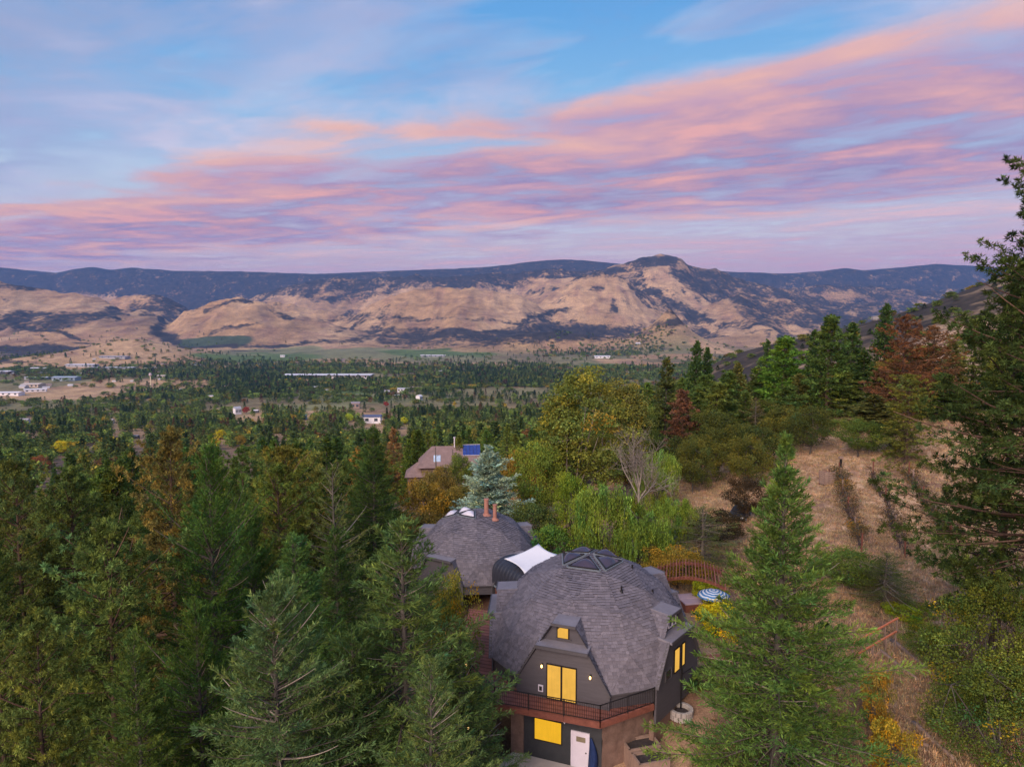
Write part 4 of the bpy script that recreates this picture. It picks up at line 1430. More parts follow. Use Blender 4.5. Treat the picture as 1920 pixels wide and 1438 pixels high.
k_ = shown(Pxs, Ys, Zs, 25, 3.4)
Xs, Ys, Zs, Pxs, Pys = (a[k_] for a in (Xs, Ys, Zs, Pxs, Pys))
Xa = np.concatenate([Xs, vX[kv]])
Ya = np.concatenate([Ys, vY[kv]])
Za = ground_z(Xa, Ya)
Pa = np.concatenate([Pxs, vpx[kv]])
n = len(Xa)
valley = Ya > 1700
rr = npr.uniform(0, 1, n)
con = fbm(Xa / 160, Ya / 160, 3, 44)
con = con + 0.25 * valley * np.maximum(blob(Pa, 0 * Pa, 480, 0, 70, 1), blob(Pa, 0 * Pa, 950, 0, 110, 1))
fr_ = np.clip(0.15 + 1.1 * (con - 0.48), 0.03, 0.8)
kind = np.where(rr < fr_, 'fir', np.where(rr < fr_ + 0.16, 'pine', np.where(rr < 0.86, 'oak', 'poplar')))
hgt = np.where(kind == 'fir', npr.uniform(11, 24, n), np.where(kind == 'pine', npr.uniform(13, 24, n), np.where(kind == 'oak', npr.uniform(8, 15, n), npr.uniform(11, 19, n))))
# nothing may poke above the sight line to the fields beyond
lim = np.interp(Pa, [-200, 0, 250, 420, 440, 700, 900, 1060, 2100], [775, 775, 748, 738, 738, 738, 745, 735, 640])
lim = lim + 26 * (fbm(Xa / 45, Ya / 200, 3, 19) - 0.62)
lim = np.where(valley, 0, lim)
zl = zfor_arr(lim, Ya)
hgt = np.where(valley, hgt, np.minimum(hgt, np.maximum(zl - Za, 4)))
u1 = npr.uniform(0, 1, n)
base = {'fir': np.array([0.052, 0.074, 0.032]), 'pine': np.array([0.075, 0.090, 0.040]), 'oak': np.array([0.115, 0.135, 0.042]), 'poplar': np.array([0.135, 0.165, 0.045])}
bc = np.stack([base[k] for k in kind])
bc = bc * np.exp(npr.normal(0, 0.24, (n, 1))) * np.array([1.4, 1.55, 1.1])
lf = (kind == 'oak') | (kind == 'poplar')
bc = np.where((lf & (u1 < 0.15))[:, None], np.array([0.24, 0.22, 0.045]), bc)
bc = np.where((lf & (u1 > 0.93))[:, None], np.array([0.22, 0.12, 0.045]), bc)
bc = np.where((lf & (u1 > 0.965))[:, None], np.array([0.48, 0.34, 0.04]), bc)
bc = np.where((~lf & (u1 > 0.95))[:, None], np.array([0.16, 0.095, 0.055]), bc)
for kd, nm, lab in (('fir', 'fir_woods', 'dark pointed firs of the distant woods below the hillside'), ('pine', 'pine_woods', 'olive pines of the distant woods below the hillside'), ('oak', 'leafy_woods', 'round leafy trees of the town and valley woods'), ('poplar', 'poplar_woods', 'taller light green trees scattered through the valley woods')):
    s = kind == kd
    o_, H_, r_ = LOW[kd]
    sz = hgt[s] / H_
    sw = np.clip(sz, 0.6, 1.4) * npr.uniform(0.95, 1.55, s.sum()) * np.where(valley[s], 1.35, 1.0)
    stuff_points(nm, kd, np.stack([Xa[s], Ya[s], Za[s] - 0.3], 1), np.stack([sw, sw, sz], 1), npr.uniform(0, 6.28, s.sum()), bc[s], lab)
print('far trees', n, 'slope trees', len(SLOPE))

# ------------------------------------------------------------------ dry grass and litter on the open ground
def grass_proto():
    rng = np.random.default_rng(5)
    L = Leaves(rng)
    n = 26
    p = np.concatenate([rng.normal(0, .16, (n, 2)), np.zeros((n, 1))], 1)
    L.add(p, rng.normal(0, .55, (n, 3)) + np.array([0, 0, 1.0]), rng.uniform(.12, .34, n), .03, tint(rng, n, .2, .08))
    me = L.mesh('grass_tuft', M_LEAF_I)
    return bpy.data.objects.new('grass_tuft', me), 1.0, 1.0


LOW['grass'] = grass_proto()
gq = np.random.default_rng(8)
NG = 70000
gy = np.exp(gq.uniform(math.log(28 + 40), math.log(125 + 40), NG)) - 40
gx = gq.uniform(-.25, .9, NG) * (gy + 12)
gm = fbm(gx / 4, gy / 4, 3, 66) + .35 * sstep(12, 24, gx)
ok = (gm + gq.uniform(-.2, .2, NG) > .52) & (np.hypot(gx - 5.2, gy - 44) > 8.6) & (np.hypot(gx + 3, gy - 60) > 7) & ~((gx > -1) & (gx < 10) & (gy < 40)) & ~((gx > 10) & (gx < 18) & (gy > 42) & (gy < 55))
gx, gy = gx[ok], gy[ok]
gc = np.array([0.50, 0.35, 0.215]) * np.exp(gq.normal(0, .22, (len(gx), 1))) * (1 + gq.normal(0, .06, (len(gx), 3)))
gs = gq.uniform(.7, 1.6, (len(gx), 1)) * np.ones((1, 3))
o = stuff_points('dry_grass', 'grass', np.stack([gx, gy, ground_z(gx, gy) - .02], 1), gs, gq.uniform(0, 6.28, len(gx)), gc, 'dry straw-coloured grass tufts covering the open hillside')
o['category'] = 'grass'
print('grass', len(gx))

# ------------------------------------------------------------------ house materials
def mat_shingle(name, lo, hi):
    m, T = new_mat(name)
    a = T.n('ShaderNodeAttribute', attribute_name='col')
    geo = T.n('ShaderNodeNewGeometry')
    n1 = T.noise(geo.outputs['Position'], 0.55, 5, 0.6)
    n2 = T.noise(geo.outputs['Position'], 22, 3, 0.6)
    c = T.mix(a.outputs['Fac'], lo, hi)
    c = T.mix(1.0, c, T.ramp(n1, [(0.3, (0.80, 0.80, 0.83)), (0.7, (1.15, 1.12, 1.10))]), 'MULTIPLY')
    c = T.mix(1.0, c, T.ramp(n2, [(0.3, 0.78), (0.7, 1.2)]), 'MULTIPLY')
    finish(T, principled(T, c, 0.9, 0, 0.2, bump(T, n2, 0.4, 0.01)))
    return m


M_SHINGLE = mat_shingle('asphalt_shingle', (0.020, 0.019, 0.024), (0.230, 0.212, 0.250))
M_FELT = simple_mat('roof_felt', (0.10, 0.09, 0.095), 0.95, 0.2, 2)
M_MEMBRANE = simple_mat('grey_roll_roofing', (0.20, 0.185, 0.215), 0.75, 0.18, 1.2)
M_SIDING = simple_mat('slate_grey_siding', (0.088, 0.080, 0.090), 0.7, 0.16, 2.0, stretch=(0.5, 0.5, 4))
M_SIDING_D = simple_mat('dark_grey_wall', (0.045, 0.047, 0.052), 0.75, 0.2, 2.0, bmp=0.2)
M_TRIM = simple_mat('dark_grey_trim', (0.085, 0.078, 0.085), 0.6, 0.15, 3)
M_BLACK = simple_mat('black_iron', (0.014, 0.013, 0.014), 0.5, 0.2, 5)
M_FRAME = simple_mat('bronze_frame', (0.022, 0.018, 0.017), 0.45, 0.2, 5)
M_REDWOOD = simple_mat('redwood_stain', (0.200, 0.070, 0.048), 0.75, 0.35, 2.0, bmp=0.2, stretch=(1, 1, 1))
M_REDWOOD_L = simple_mat('sunbleached_red_deck', (0.30, 0.115, 0.085), 0.75, 0.30, 2.0, bmp=0.2)
M_STUCCO = simple_mat('earth_stucco', (0.21, 0.135, 0.105), 0.95, 0.35, 1.6, bmp=0.5)
M_CONC = simple_mat('pale_concrete', (0.60, 0.52, 0.47), 0.9, 0.15, 1.4, bmp=0.2)
M_WHITE = simple_mat('white_paint', (0.72, 0.66, 0.74), 0.5, 0.06, 2)
M_SAIL = simple_mat('white_sailcloth', (0.80, 0.78, 0.82), 0.7, 0.05, 0.6)
M_TARP = simple_mat('navy_tarp', (0.012, 0.030, 0.105), 0.5, 0.35, 3)
M_TIMBER = simple_mat('weathered_timber', (0.30, 0.205, 0.165), 0.9, 0.3, 3, bmp=0.4, stretch=(1, 1, 0.4))
M_SOIL = simple_mat('dark_soil', (0.055, 0.045, 0.046), 0.95, 0.5, 5, bmp=0.8)
M_COPPER = simple_mat('terracotta_flue', (0.36, 0.165, 0.125), 0.7, 0.25, 4)
M_FLASH = simple_mat('teal_grey_flashing', (0.17, 0.195, 0.225), 0.5, 0.12, 3)
M_VAULT = simple_mat('slate_blue_membrane', (0.030, 0.032, 0.046), 0.42, 0.25, 2, spec=0.5)
M_STONE = simple_mat('pale_stone', (0.40, 0.36, 0.34), 0.9, 0.25, 5, bmp=0.5)
M_GLOW = emit_mat('lamplit_curtain', (0.92, 0.50, 0.085), 0.92, 0.14, 1.6)
M_GLOW2 = emit_mat('lamplit_blind', (0.95, 0.50, 0.028), 0.90, 0.10, 1.2)
M_BULB = emit_mat('warm_bulb', (1.0, 0.62, 0.22), 5.0, 0.0)


def mat_glass(name, col, rough=0.08):
    m, T = new_mat(name)
    tc = T.n('ShaderNodeTexCoord')
    n = T.noise(tc.outputs['Object'], 1.2, 3, 0.5)
    c = T.ramp(n, [(0.3, tuple(k * 0.8 for k in col)), (0.7, tuple(k * 1.2 for k in col))])
    finish(T, principled(T, c, rough, 0.0, 0.8))
    return m


M_SKYGLASS = mat_glass('smoked_skylight', (0.050, 0.036, 0.055), 0.12)
M_SKYWHITE = mat_glass('pale_skylight', (0.62, 0.58, 0.64), 0.15)  # pale base colour for the rear dome's panes
M_PANE = mat_glass('dark_pane', (0.03, 0.03, 0.035))


def clip_poly(poly, a, b, c):
    """keep the part of a 2-D polygon where a*x + b*y + c >= 0"""
    out = []
    n = len(poly)
    for i in range(n):
        p, q = poly[i], poly[(i + 1) % n]
        dp, dq = a * p[0] + b * p[1] + c, a * q[0] + b * q[1] + c
        if dp >= 0:
            out.append(p)
        if dp * dq < 0:
            t = dp / (dp - dq)
            out.append((p[0] + (q[0] - p[0]) * t, p[1] + (q[1] - p[1]) * t))
    return out


class Shingler:
    """courses of single shingle tabs laid on flat facets"""
    def __init__(self, seed, course=0.19, tab=0.27):
        self.v, self.f, self.c = [], [], []
        self.rng = random.Random(seed)
        self.course, self.tab = course, tab

    def lay(self, pts, out):
        """pts: flat convex polygon (Vectors); out: a point on the inner side"""
        n = (pts[1] - pts[0]).cross(pts[2] - pts[0]).normalized()
        if n.dot(pts[0] - out) < 0:
            n = -n
        e1 = Vector((0, 0, 1)).cross(n)
        e1 = e1.normalized() if e1.length > 0.05 else Vector((1, 0, 0))
        e2 = n.cross(e1)
        o = pts[0]
        P2 = [((p - o).dot(e1), (p - o).dot(e2)) for p in pts]
        cx = sum(p[0] for p in P2) / len(P2)
        cy = sum(p[1] for p in P2) / len(P2)
        E = []
        for i in range(len(P2)):
            p, q = P2[i], P2[(i + 1) % len(P2)]
            a, b = -(q[1] - p[1]), q[0] - p[0]
            c = -(a * p[0] + b * p[1])
            if a * cx + b * cy + c < 0:
                a, b, c = -a, -b, -c
            E.append((a, b, c))
        y0, y1 = min(p[1] for p in P2), max(p[1] for p in P2)
        x0, x1 = min(p[0] for p in P2), max(p[0] for p in P2)
        k = 0
        y = y0 - self.rng.uniform(0, self.course)
        while y < y1:
            x = x0 - self.rng.uniform(0, self.tab) - (k % 2) * self.tab / 2
            while x < x1:
                w = self.tab * self.rng.uniform(0.7, 1.3)
                poly = [(x + 0.004, y), (x + w - 0.004, y), (x + w - 0.004, y + self.course * 1.12), (x + 0.004, y + self.course * 1.12)]
                for e in E:
                    poly = clip_poly(poly, *e)
                    if len(poly) < 3:
                        break
                if len(poly) >= 3:
                    b0 = len(self.v)
                    tone = self.rng.random()
                    tone = 0.52 + 0.3 * tone
                    thick = self.rng.uniform(0.020, 0.065)
                    for (u, v) in poly:
                        lift = thick - (thick - 0.006) * (v - y) / (self.course * 1.12)
                        self.v.append(tuple(o + e1 * u + e2 * v + n * lift))
                        self.c.append(tone)
                    self.f.append(tuple(range(b0, b0 + len(poly))))
                    # the butt edge, coloured near black for the shadow under each tab
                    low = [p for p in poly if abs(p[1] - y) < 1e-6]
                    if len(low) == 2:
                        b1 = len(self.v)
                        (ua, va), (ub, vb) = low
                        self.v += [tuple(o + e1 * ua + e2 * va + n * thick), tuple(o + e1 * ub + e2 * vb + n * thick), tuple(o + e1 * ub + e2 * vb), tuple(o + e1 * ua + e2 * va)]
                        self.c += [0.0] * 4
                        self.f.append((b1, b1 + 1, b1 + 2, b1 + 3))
                x += w
            y += self.course
            k += 1

    def build(self, name, parent):
        me = bpy.data.meshes.new(name)
        me.from_pydata(self.v, [], self.f)
        add_col(me, np.array(self.c, np.float32))
        me.materials.append(M_SHINGLE)
        me.update()
        o = link_mesh(name, me, None, parent)
        o['kind'] = 'stuff'
        return o


class Dome:
    def __init__(self, center, r, yaw):
        self.C, self.r, self.yaw = Vector(center), r, yaw
        s5 = 5 ** .5
        az = lambda a: (math.sin(a + yaw), -math.cos(a + yaw))
        self.V0 = Vector((0, 0, 1))
        self.Rv = [Vector((2 / s5 * az(R(72 * k))[0], 2 / s5 * az(R(72 * k))[1], 1 / s5)) for k in range(5)]
        self.Lv = [Vector((2 / s5 * az(R(36 + 72 * k))[0], 2 / s5 * az(R(36 + 72 * k))[1], -1 / s5)) for k in range(5)]

    def p(self, *wv):
        """a point of the sphere from weighted corners"""
        q = Vector((0, 0, 0))
        for w, v in wv:
            q += v * w
        return self.C + q.normalized() * self.r

    def frame(self, k):
        a = R(36 + 72 * k) + self.yaw
        n = Vector((math.sin(a), -math.cos(a), 0))
        s = Vector((math.cos(a), math.sin(a), 0))
        return n, s


def lap_wall(parent, outline, O, s, n, zc, board=0.2, thick=0.03, mat=None):
    """lap siding: single boards (children of the wall) clipped to its outline, (tangent, height) pairs"""
    z0, z1 = min(p[1] for p in outline), max(p[1] for p in outline)
    cx = sum(p[0] for p in outline) / len(outline)
    cy = sum(p[1] for p in outline) / len(outline)
    z = z0
    while z < z1 - 0.02:
        zt = min(z + board, z1)
        poly = [(-20, z), (20, z), (20, zt), (-20, zt)]
        for i in range(len(outline)):
            p, q = outline[i], outline[(i + 1) % len(outline)]
            a, b = -(q[1] - p[1]), q[0] - p[0]
            c = -(a * p[0] + b * p[1])
            if a * cx + b * cy + c < 0:
                a, b, c = -a, -b, -c
            poly = clip_poly(poly, a, b, c)
            if len(poly) < 3:
                break
        if len(poly) >= 3:
            f = lambda u, v: thick * (1 - 0.75 * (v - z) / board)
            front = [O + s * u + Vector((0, 0, v)) + n * (0.012 + f(u, v)) for u, v in poly]
            back = [O + s * u + Vector((0, 0, v)) + n * 0.002 for u, v in poly]
            m = len(poly)
            MB().poly(front + back, [tuple(range(m)), tuple(range(2 * m - 1, m - 1, -1))] + [(i, m + i, m + (i + 1) % m, (i + 1) % m) for i in range(m)]).build('board', mat or M_SIDING, parent)
        z += board


def window_unit(parent, name, O, s, n, u0, u1, v0, v1, glow, fw=0.06, frame=None, panes=1, cut=0.0, label=None):
    """frame standing proud of the wall with one or more panes; (u, v) are tangent and height"""
    frame = frame or M_FRAME
    P = lambda u, v, d: O + s * u + Vector((0, 0, v)) + n * d
    bar = lambda mb, a, b, c, d, d0, d1: mb.poly([P(a, c, d0), P(b, c, d0), P(b, d, d0), P(a, d, d0), P(a, c, d1), P(b, c, d1), P(b, d, d1), P(a, d, d1)],
                                                 [(0, 1, 2, 3), (7, 6, 5, 4), (0, 4, 5, 1), (1, 5, 6, 2), (2, 6, 7, 3), (3, 7, 4, 0)])
    mb = MB()
    bar(mb, u0 - fw, u0, v0 - fw, v1 + fw, 0.03, 0.11)
    bar(mb, u1, u1 + fw, v0 - fw, v1 + fw, 0.03, 0.11)
    bar(mb, u0, u1, v0 - fw, v0, 0.03, 0.10)
    bar(mb, u0, u1, v1, v1 + fw, 0.03, 0.10)
    w = (u1 - u0) / panes
    for i in range(1, panes):
        bar(mb, u0 + w * i - fw, u0 + w * i + fw, v0, v1, 0.03, 0.105)
    root = mb.build(name, frame, parent)
    if label:
        root['label'] = label
    for i in range(panes):
        a, b = u0 + w * i + (fw if i else 0), u0 + w * (i + 1) - (fw if i < panes - 1 else 0)
        mp = MB()
        if cut:
            pts = [P(a, v0, .06), P(b, v0, .06), P(b, v1, .06), P(a + cut, v1, .06), P(a, v1 - cut, .06)]
            mp.prism(pts, n * 0.012)
        else:
            bar(mp, a, b, v0, v1, 0.055, 0.07)
        mp.build('pane', glow, root)
    return root


def opening(dome, house, shing, k, zfloor, full=True, wall_r=0.907, dormer=True):
    """one of the five trapezoid bays with its flat canopy, and the dormer over it"""
    C, r = dome.C, dome.r
    n, s = dome.frame(k)
    Rk, Rk1, Lk = dome.Rv[k], dome.Rv[(k + 1) % 5], dome.Lv[k]
    E1, E2 = dome.p((2, Rk), (1, Rk1)), dome.p((1, Rk), (2, Rk1))
    B1, B2 = dome.p((2, Rk), (1, Lk)), dome.p((2, Rk1), (1, Lk))
    Fp = dome.p((1, dome.V0), (1, Rk), (1, Rk1))
    inside = C.copy()
    O = C + n * (wall_r * r)
    loc = lambda p: ((p - C).dot(s), (p - C).z, (p - C).dot(n))
    (e1, ez, er), (e2, _, _) = loc(E1), loc(E2)
    (b1, bz, br), (b2, _, _) = loc(B1), loc(B2)
    zf = zfloor - C.z
    # wall
    top = ez - 0.10
    out_ = [(b1, bz), (b1, zf), (b2, zf), (b2, bz), (e2, top), (e1, top)]
    if b1 > b2:
        out_ = [(-a, b) for a, b in out_]
    pts = [O + s * u + Vector((0, 0, v)) for u, v in out_]
    wall = MB().prism([p - n * 0.10 for p in pts], n * 0.102).build('wall', M_SIDING, house)
    if full:
        lap_wall(wall, out_, O, s, n, C.z, 0.20)
    hw_t, hw_b = abs(e1), abs(b1)
    P = lambda u, v, d: C + s * u + Vector((0, 0, v)) + n * d
    # canopy slab from the shell out over the wall
    oh = wall_r * r + 0.34
    slab = [P(-hw_t - .16, ez + .06, er - .15), P(hw_t + .16, ez + .06, er - .15), P(hw_t + .16, ez - .05, oh), P(-hw_t - .16, ez - .05, oh)]
    MB().prism([q - Vector((0, 0, 0.13)) for q in slab], Vector((0, 0, 0.13))).build('canopy', M_MEMBRANE, house)
    MB().bar(P(-hw_t - .19, ez - .10, oh + .02), P(hw_t + .19, ez - .10, oh + .02), 0.05, 0.19).build('fascia', M_TRIM, house)
    # rake boards and shingled cheeks
    for sg in (-1, 1):
        tp = P(sg * (hw_t + .10), ez - .07, wall_r * r + .12)
        bt = P(sg * (hw_b + .06), bz - .02, wall_r * r + .10)
        MB().bar(tp, bt, 0.09, 0.20, up=tuple(n)).build('rake_board', M_TRIM, house)
        eP = P(sg * hw_t, ez, er)
        bP = P(sg * hw_b, bz, br)
        tri = [eP, P(sg * (hw_t + .12), ez - .02, wall_r * r + .20), P(sg * (hw_b + .08), bz, wall_r * r + .16), bP]
        # two flat triangles
        for t3 in ([tri[0], tri[1], tri[2]], [tri[0], tri[2], tri[3]]):
            MB().poly(t3 + [q - n * 0.03 - Vector((0, 0, .03)) for q in t3], [(0, 1, 2), (5, 4, 3), (0, 3, 4, 1), (1, 4, 5, 2), (2, 5, 3, 0)]).build('cheek', M_FELT, house)
            shing.lay(t3, P(0, bz, br - 1))
    if not dormer:
        sh_t = [E1, E2, Fp]
        MB().poly(sh_t + [C + (q - C) * .985 for q in sh_t], [(0, 1, 2), (5, 4, 3)]).build('roof_panel', M_FELT, house)
        shing.lay(sh_t, C)
        return wall, O, s, n, C
    # dormer: wall on the canopy's back edge, two cheeks, a flat lid
    zt = ez + 0.60 * (loc(Fp)[1] - ez)
    frac = 0.60
    wt = hw_t * (1 - frac) * 1.05
    rt = er + (loc(Fp)[2] - er) * frac
    dw = er + 0.02
    front = [P(-hw_t * .94, ez + .06, dw), P(hw_t * .94, ez + .06, dw), P(wt, zt, dw), P(-wt, zt, dw)]
    dm = MB().prism([q - n * .08 for q in front], n * .08).build('dormer', M_SIDING, house)
    lid = [P(-wt - .10, zt + .10, rt - .25), P(wt + .10, zt + .10, rt - .25), P(wt + .12, zt + .02, dw + .34), P(-wt - .12, zt + .02, dw + .34)]
    MB().prism([q - Vector((0, 0, .10)) for q in lid], Vector((0, 0, .10))).build('dormer_roof', M_MEMBRANE, dm)
    MB().bar(P(-wt - .15, zt - .02, dw + .36), P(wt + .15, zt - .02, dw + .36), .04, .16).build('fascia', M_TRIM, dm)
    top3 = [E1 + (Fp - E1) * frac, E2 + (Fp - E2) * frac, Fp]
    MB().poly(top3 + [C + (q - C) * .985 for q in top3], [(0, 1, 2), (5, 4, 3)]).build('roof_panel', M_FELT, house)
    shing.lay(top3, C)
    for sg in (-1, 1):
        c4 = [P(sg * hw_t, ez, er + .03), P(sg * (wt + .08), zt + .02, dw + .30), P(sg * (wt + .06), zt + .04, rt - .1)]
        c5 = [P(sg * hw_t, ez, er + .03), P(sg * (hw_t + .02), ez + .02, dw + .30), P(sg * (wt + .08), zt + .02, dw + .30)]
        for t3 in (c4, c5):
            MB().poly(t3 + [q - n * .03 - s * (sg * .03) for q in t3], [(0, 1, 2), (5, 4, 3), (0, 3, 4, 1), (1, 4, 5, 2), (2, 5, 3, 0)]).build('cheek', M_FELT, dm)
            shing.lay(t3, P(0, ez, rt - 2))
    return wall, O, s, n, C, dict(ez=ez, zt=zt, dw=dw, dm=dm, hw_t=hw_t, hw_b=hw_b, bz=bz)


def build_dome(name, label, dome, zfloor, skylights, glass, seed, extra=None):
    house = empty(name, (dome.C.x, dome.C.y, zfloor))
    bpy.context.view_layer.update()
    tag(house, label, 'house')
    inv = Matrix.Translation(-house.location)
    V0, Rv, Lv, p = dome.V0, dome.Rv, dome.Lv, dome.p
    facets = []
    pent = []
    for k in range(5):
        A, B = Rv[k], Rv[(k + 1) % 5]
        g = lambda i, j: p((3 - i - j, V0), (i, A), (j, B)) if (i + j) else dome.C + Vector((0, 0, dome.r))
        pent.append((g(0, 0), g(1, 0), g(0, 1)))
        facets += [(g(1, 0), g(2, 0), g(1, 1)), (g(1, 0), g(1, 1), g(0, 1)), (g(0, 1), g(1, 1), g(0, 2)),
                   (g(2, 0), g(3, 0), g(2, 1)), (g(2, 0), g(2, 1), g(1, 1)), (g(1, 1), g(1, 2), g(0, 2)), (g(0, 2), g(1, 2), g(0, 3))]
        # beneath each ring corner the roof runs down to the sill
        L0, L1 = Lv[k - 1], Lv[k]
        facets.append((p((1, A)), p((2, A), (1, L0)), p((2, A), (1, L1))))
        # the side triangles left and right of opening k
        E1, E2 = p((2, A), (1, B)), p((1, A), (2, B))
        facets.append((p((1, A)), p((2, A), (1, L1)), E1))
        facets.append((E2, p((2, B), (1, L1)), p((1, B))))
    shell = MB()
    for f in facets + pent:
        q = [f[0], f[1], f[2]]
        shell.poly(q + [dome.C + (v - dome.C) * 0.985 for v in q], [(0, 1, 2), (5, 4, 3)])
    roof = shell.build('roof', M_FELT, house)
    sh = Shingler(seed)
    # skylights in the top five triangles, a border of shingles round them
    cells = list(enumerate(pent))
    if extra is not None:
        cells.append((extra, facets.pop(extra * 10 + 1)))
    for k, f in cells:
        c = (f[0] + f[1] + f[2]) / 3
        if k not in skylights:
            sh.lay(list(f), dome.C)
            continue
        inn = [c + (q - c) * 0.76 for q in f]
        for i in range(3):
            j = (i + 1) % 3
            sh.lay([f[i], f[j], inn[j], inn[i]], dome.C)
        nrm = (f[1] - f[0]).cross(f[2] - f[0]).normalized()
        if nrm.dot(c - dome.C) < 0:
            nrm = -nrm
        fl = MB()
        for i in range(3):
            j = (i + 1) % 3
            fl.bar(inn[i] + nrm * .06, inn[j] + nrm * .06, 0.15, 0.10, up=tuple(nrm))
        sk = fl.build('skylight', M_FLASH, house)
        fr = MB()
        in2 = [c + (q - c) * 0.70 + nrm * .13 for q in f]
        for i in range(3):
            fr.bar(in2[i], in2[(i + 1) % 3], 0.075, 0.10, up=tuple(nrm))
        fr.build('frame', M_FRAME, sk)
        # a shallow blown pane
        N = 6
        vs_, fs_ = [], []
        idx = {}
        for a in range(N + 1):
            for b in range(N + 1 - a):
                u, v = a / N, b / N
                w = 1 - u - v
                q = in2[0] * w + in2[1] * u + in2[2] * v + nrm * (0.02 + 0.30 * 27 * u * v * w)
                idx[a, b] = len(vs_)
                vs_.append(q)
        for a in range(N):
            for b in range(N - a):
                fs_.append((idx[a, b], idx[a + 1, b], idx[a, b + 1]))
                if a + b < N - 1:
                    fs_.append((idx[a + 1, b], idx[a + 1, b + 1], idx[a, b + 1]))
        MB().poly(vs_, fs_).build('pane', glass, sk, smooth=True)
    for f in facets:
        sh.lay(list(f), dome.C)
    # riser walls between the openings
    for k in range(5):
        A = Rv[k]
        a, b = p((2, A), (1, Lv[k - 1])), p((2, A), (1, Lv[k]))
        d = (b - a)
        n = Vector((a.x + b.x - 2 * dome.C.x, a.y + b.y - 2 * dome.C.y, 0)).normalized()
        base = [Vector((a.x, a.y, zfloor)), Vector((b.x, b.y, zfloor)), b - Vector((0, 0, .03)), a - Vector((0, 0, .03))]
        w = MB().prism([q - n * .24 for q in base], n * .12).build('riser_wall', M_SIDING, house)
        MB().bar(a - n * .02 + d * .0 + Vector((0, 0, -.05)), b - n * .02 + Vector((0, 0, -.05)), .10, .10).build('eave_trim', M_TRIM, house)
    return house, roof, sh


def settle(house):
    """children were made at world places: keep them there under the moved empty"""
    off = Matrix.Translation(-Vector(house.location))
    for c in house.children:
        c.matrix_parent_inverse = off


DECK_Z = 3.55
D1 = Dome((5.2, 44.08, 3.24), 7.0, R(15))
house1, roof1, sh1 = build_dome('dome_house', 'front grey shingled dome house with five dark triangular skylights and lit windows', D1, DECK_Z - .02, {0, 1, 2, 3, 4}, M_SKYGLASS, 3)
ops1 = {}
for k in range(5):
    ops1[k] = opening(D1, house1, sh1, k, DECK_Z - .02 if k != 0 else 2.25, full=(k in (0, 4)))
sh1.build('shingles', roof1)
# front bay (k = 4): sliding door, dormer window, lamps, vent
wall, O, s, n, C, inf = ops1[4]
zf = DECK_Z - C.z
window_unit(house1, 'sliding_door', O, s, n, -0.88, 0.84, zf + .08, zf + 2.10, M_GLOW, 0.055, M_FRAME, 2, label='lit yellow glass sliding door of the front bay')
Od = C + n * inf['dw']
window_unit(house1, 'window', Od, s, n, -0.42, 0.22, inf['ez'] + .30, inf['ez'] + .92, M_GLOW, .05, M_FRAME, 1, cut=.14, label='small lit window in the front dormer')
MB().bar(Od + s * -.55 + Vector((0, 0, inf['ez'] + .25)) + n * .07, Od + s * .4 + Vector((0, 0, inf['ez'] + .25)) + n * .07, .10, .06).build('sill', M_TRIM, house1)


def wall_lamp(parent, O, s, n, u, v, lit=True):
    b = O + s * u + Vector((0, 0, v)) + n * .06
    o = MB().box(-.05, .05, -.03, .03, -.10, .10, Matrix.Translation(b)).bar(b + Vector((0, 0, .08)), b + n * .14 + Vector((0, 0, .10)), .03).build('wall_lamp', M_BLACK, parent)
    MB().lathe([(.03, -.11), (.055, -.06), (.055, .03), (.02, .07)], 8, tuple(b + n * .14)).build('lamp_glass', M_BULB if lit else M_WHITE, o)


wall_lamp(house1, O, s, n, -1.20, zf + 2.0)
wall_lamp(house1, O, s, n, 1.72, zf + 1.85)
vb = O + s * -1.30 + Vector((0, 0, zf + .55)) + n * .05
Mv = Matrix.Translation(vb) @ Matrix.Rotation(math.atan2(s.y, s.x), 4, 'Z')
vt = MB().box(-.15, .15, -.03, .03, -.20, .20, Mv).build('vent', M_WHITE, house1)
MB().box(-.085, .085, -.045, .0, -.13, .13, Mv).build('grille', M_FRAME, vt)
# right bay (k = 0): two tall windows
wall, O, s, n, C, inf = ops1[0]
zf = DECK_Z - C.z
window_unit(house1, 'window', O, s, n, -0.62, 0.06, zf + .95, zf + 2.35, M_GLOW, .05, M_FRAME, 1, label='left lit window of the right bay')
window_unit(house1, 'window', O, s, n, 0.42, 0.80, zf + .98, zf + 2.35, M_GLOW, .05, M_FRAME, 1, label='narrow right lit window of the right bay')
window_unit(house1, 'window', O, s, n, -1.75, -1.05, zf + .9, zf + 1.45, M_PANE, .05, M_TRIM, 1)
Od = C + n * inf['dw']
window_unit(house1, 'window', Od, s, n, -0.45, 0.45, inf['ez'] + .28, inf['ez'] + .85, M_PANE, .05, M_WHITE, 2)
# a conduit and pipe on the right wall
q0 = O + s * .3 + n * .12
MB().tube([q0 + Vector((0, 0, zf + .9)), q0 + Vector((0, 0, zf - 1.8))], .05, 6).tube([q0 + Vector((0, 0, zf + .5)), q0 + s * 1.6 + Vector((0, 0, zf + .3))], .025, 5).build('conduit', M_BLACK, house1)
# vent pipes through the shingles
for (a, el) in ((R(20), R(58)), (R(52), R(50)), (R(70), R(66))):
    q = D1.C + Vector((math.sin(a + .1) * math.cos(el), -math.cos(a + .1) * math.cos(el), math.sin(el))) * (D1.r * .965)
    MB().lathe([(.06, -.1), (.06, .42), (.04, .42)], 8, tuple(q)).lathe([(.15, -.06), (.10, .10), (.065, .14)], 8, tuple(q)).build('vent_pipe', M_BLACK, house1)

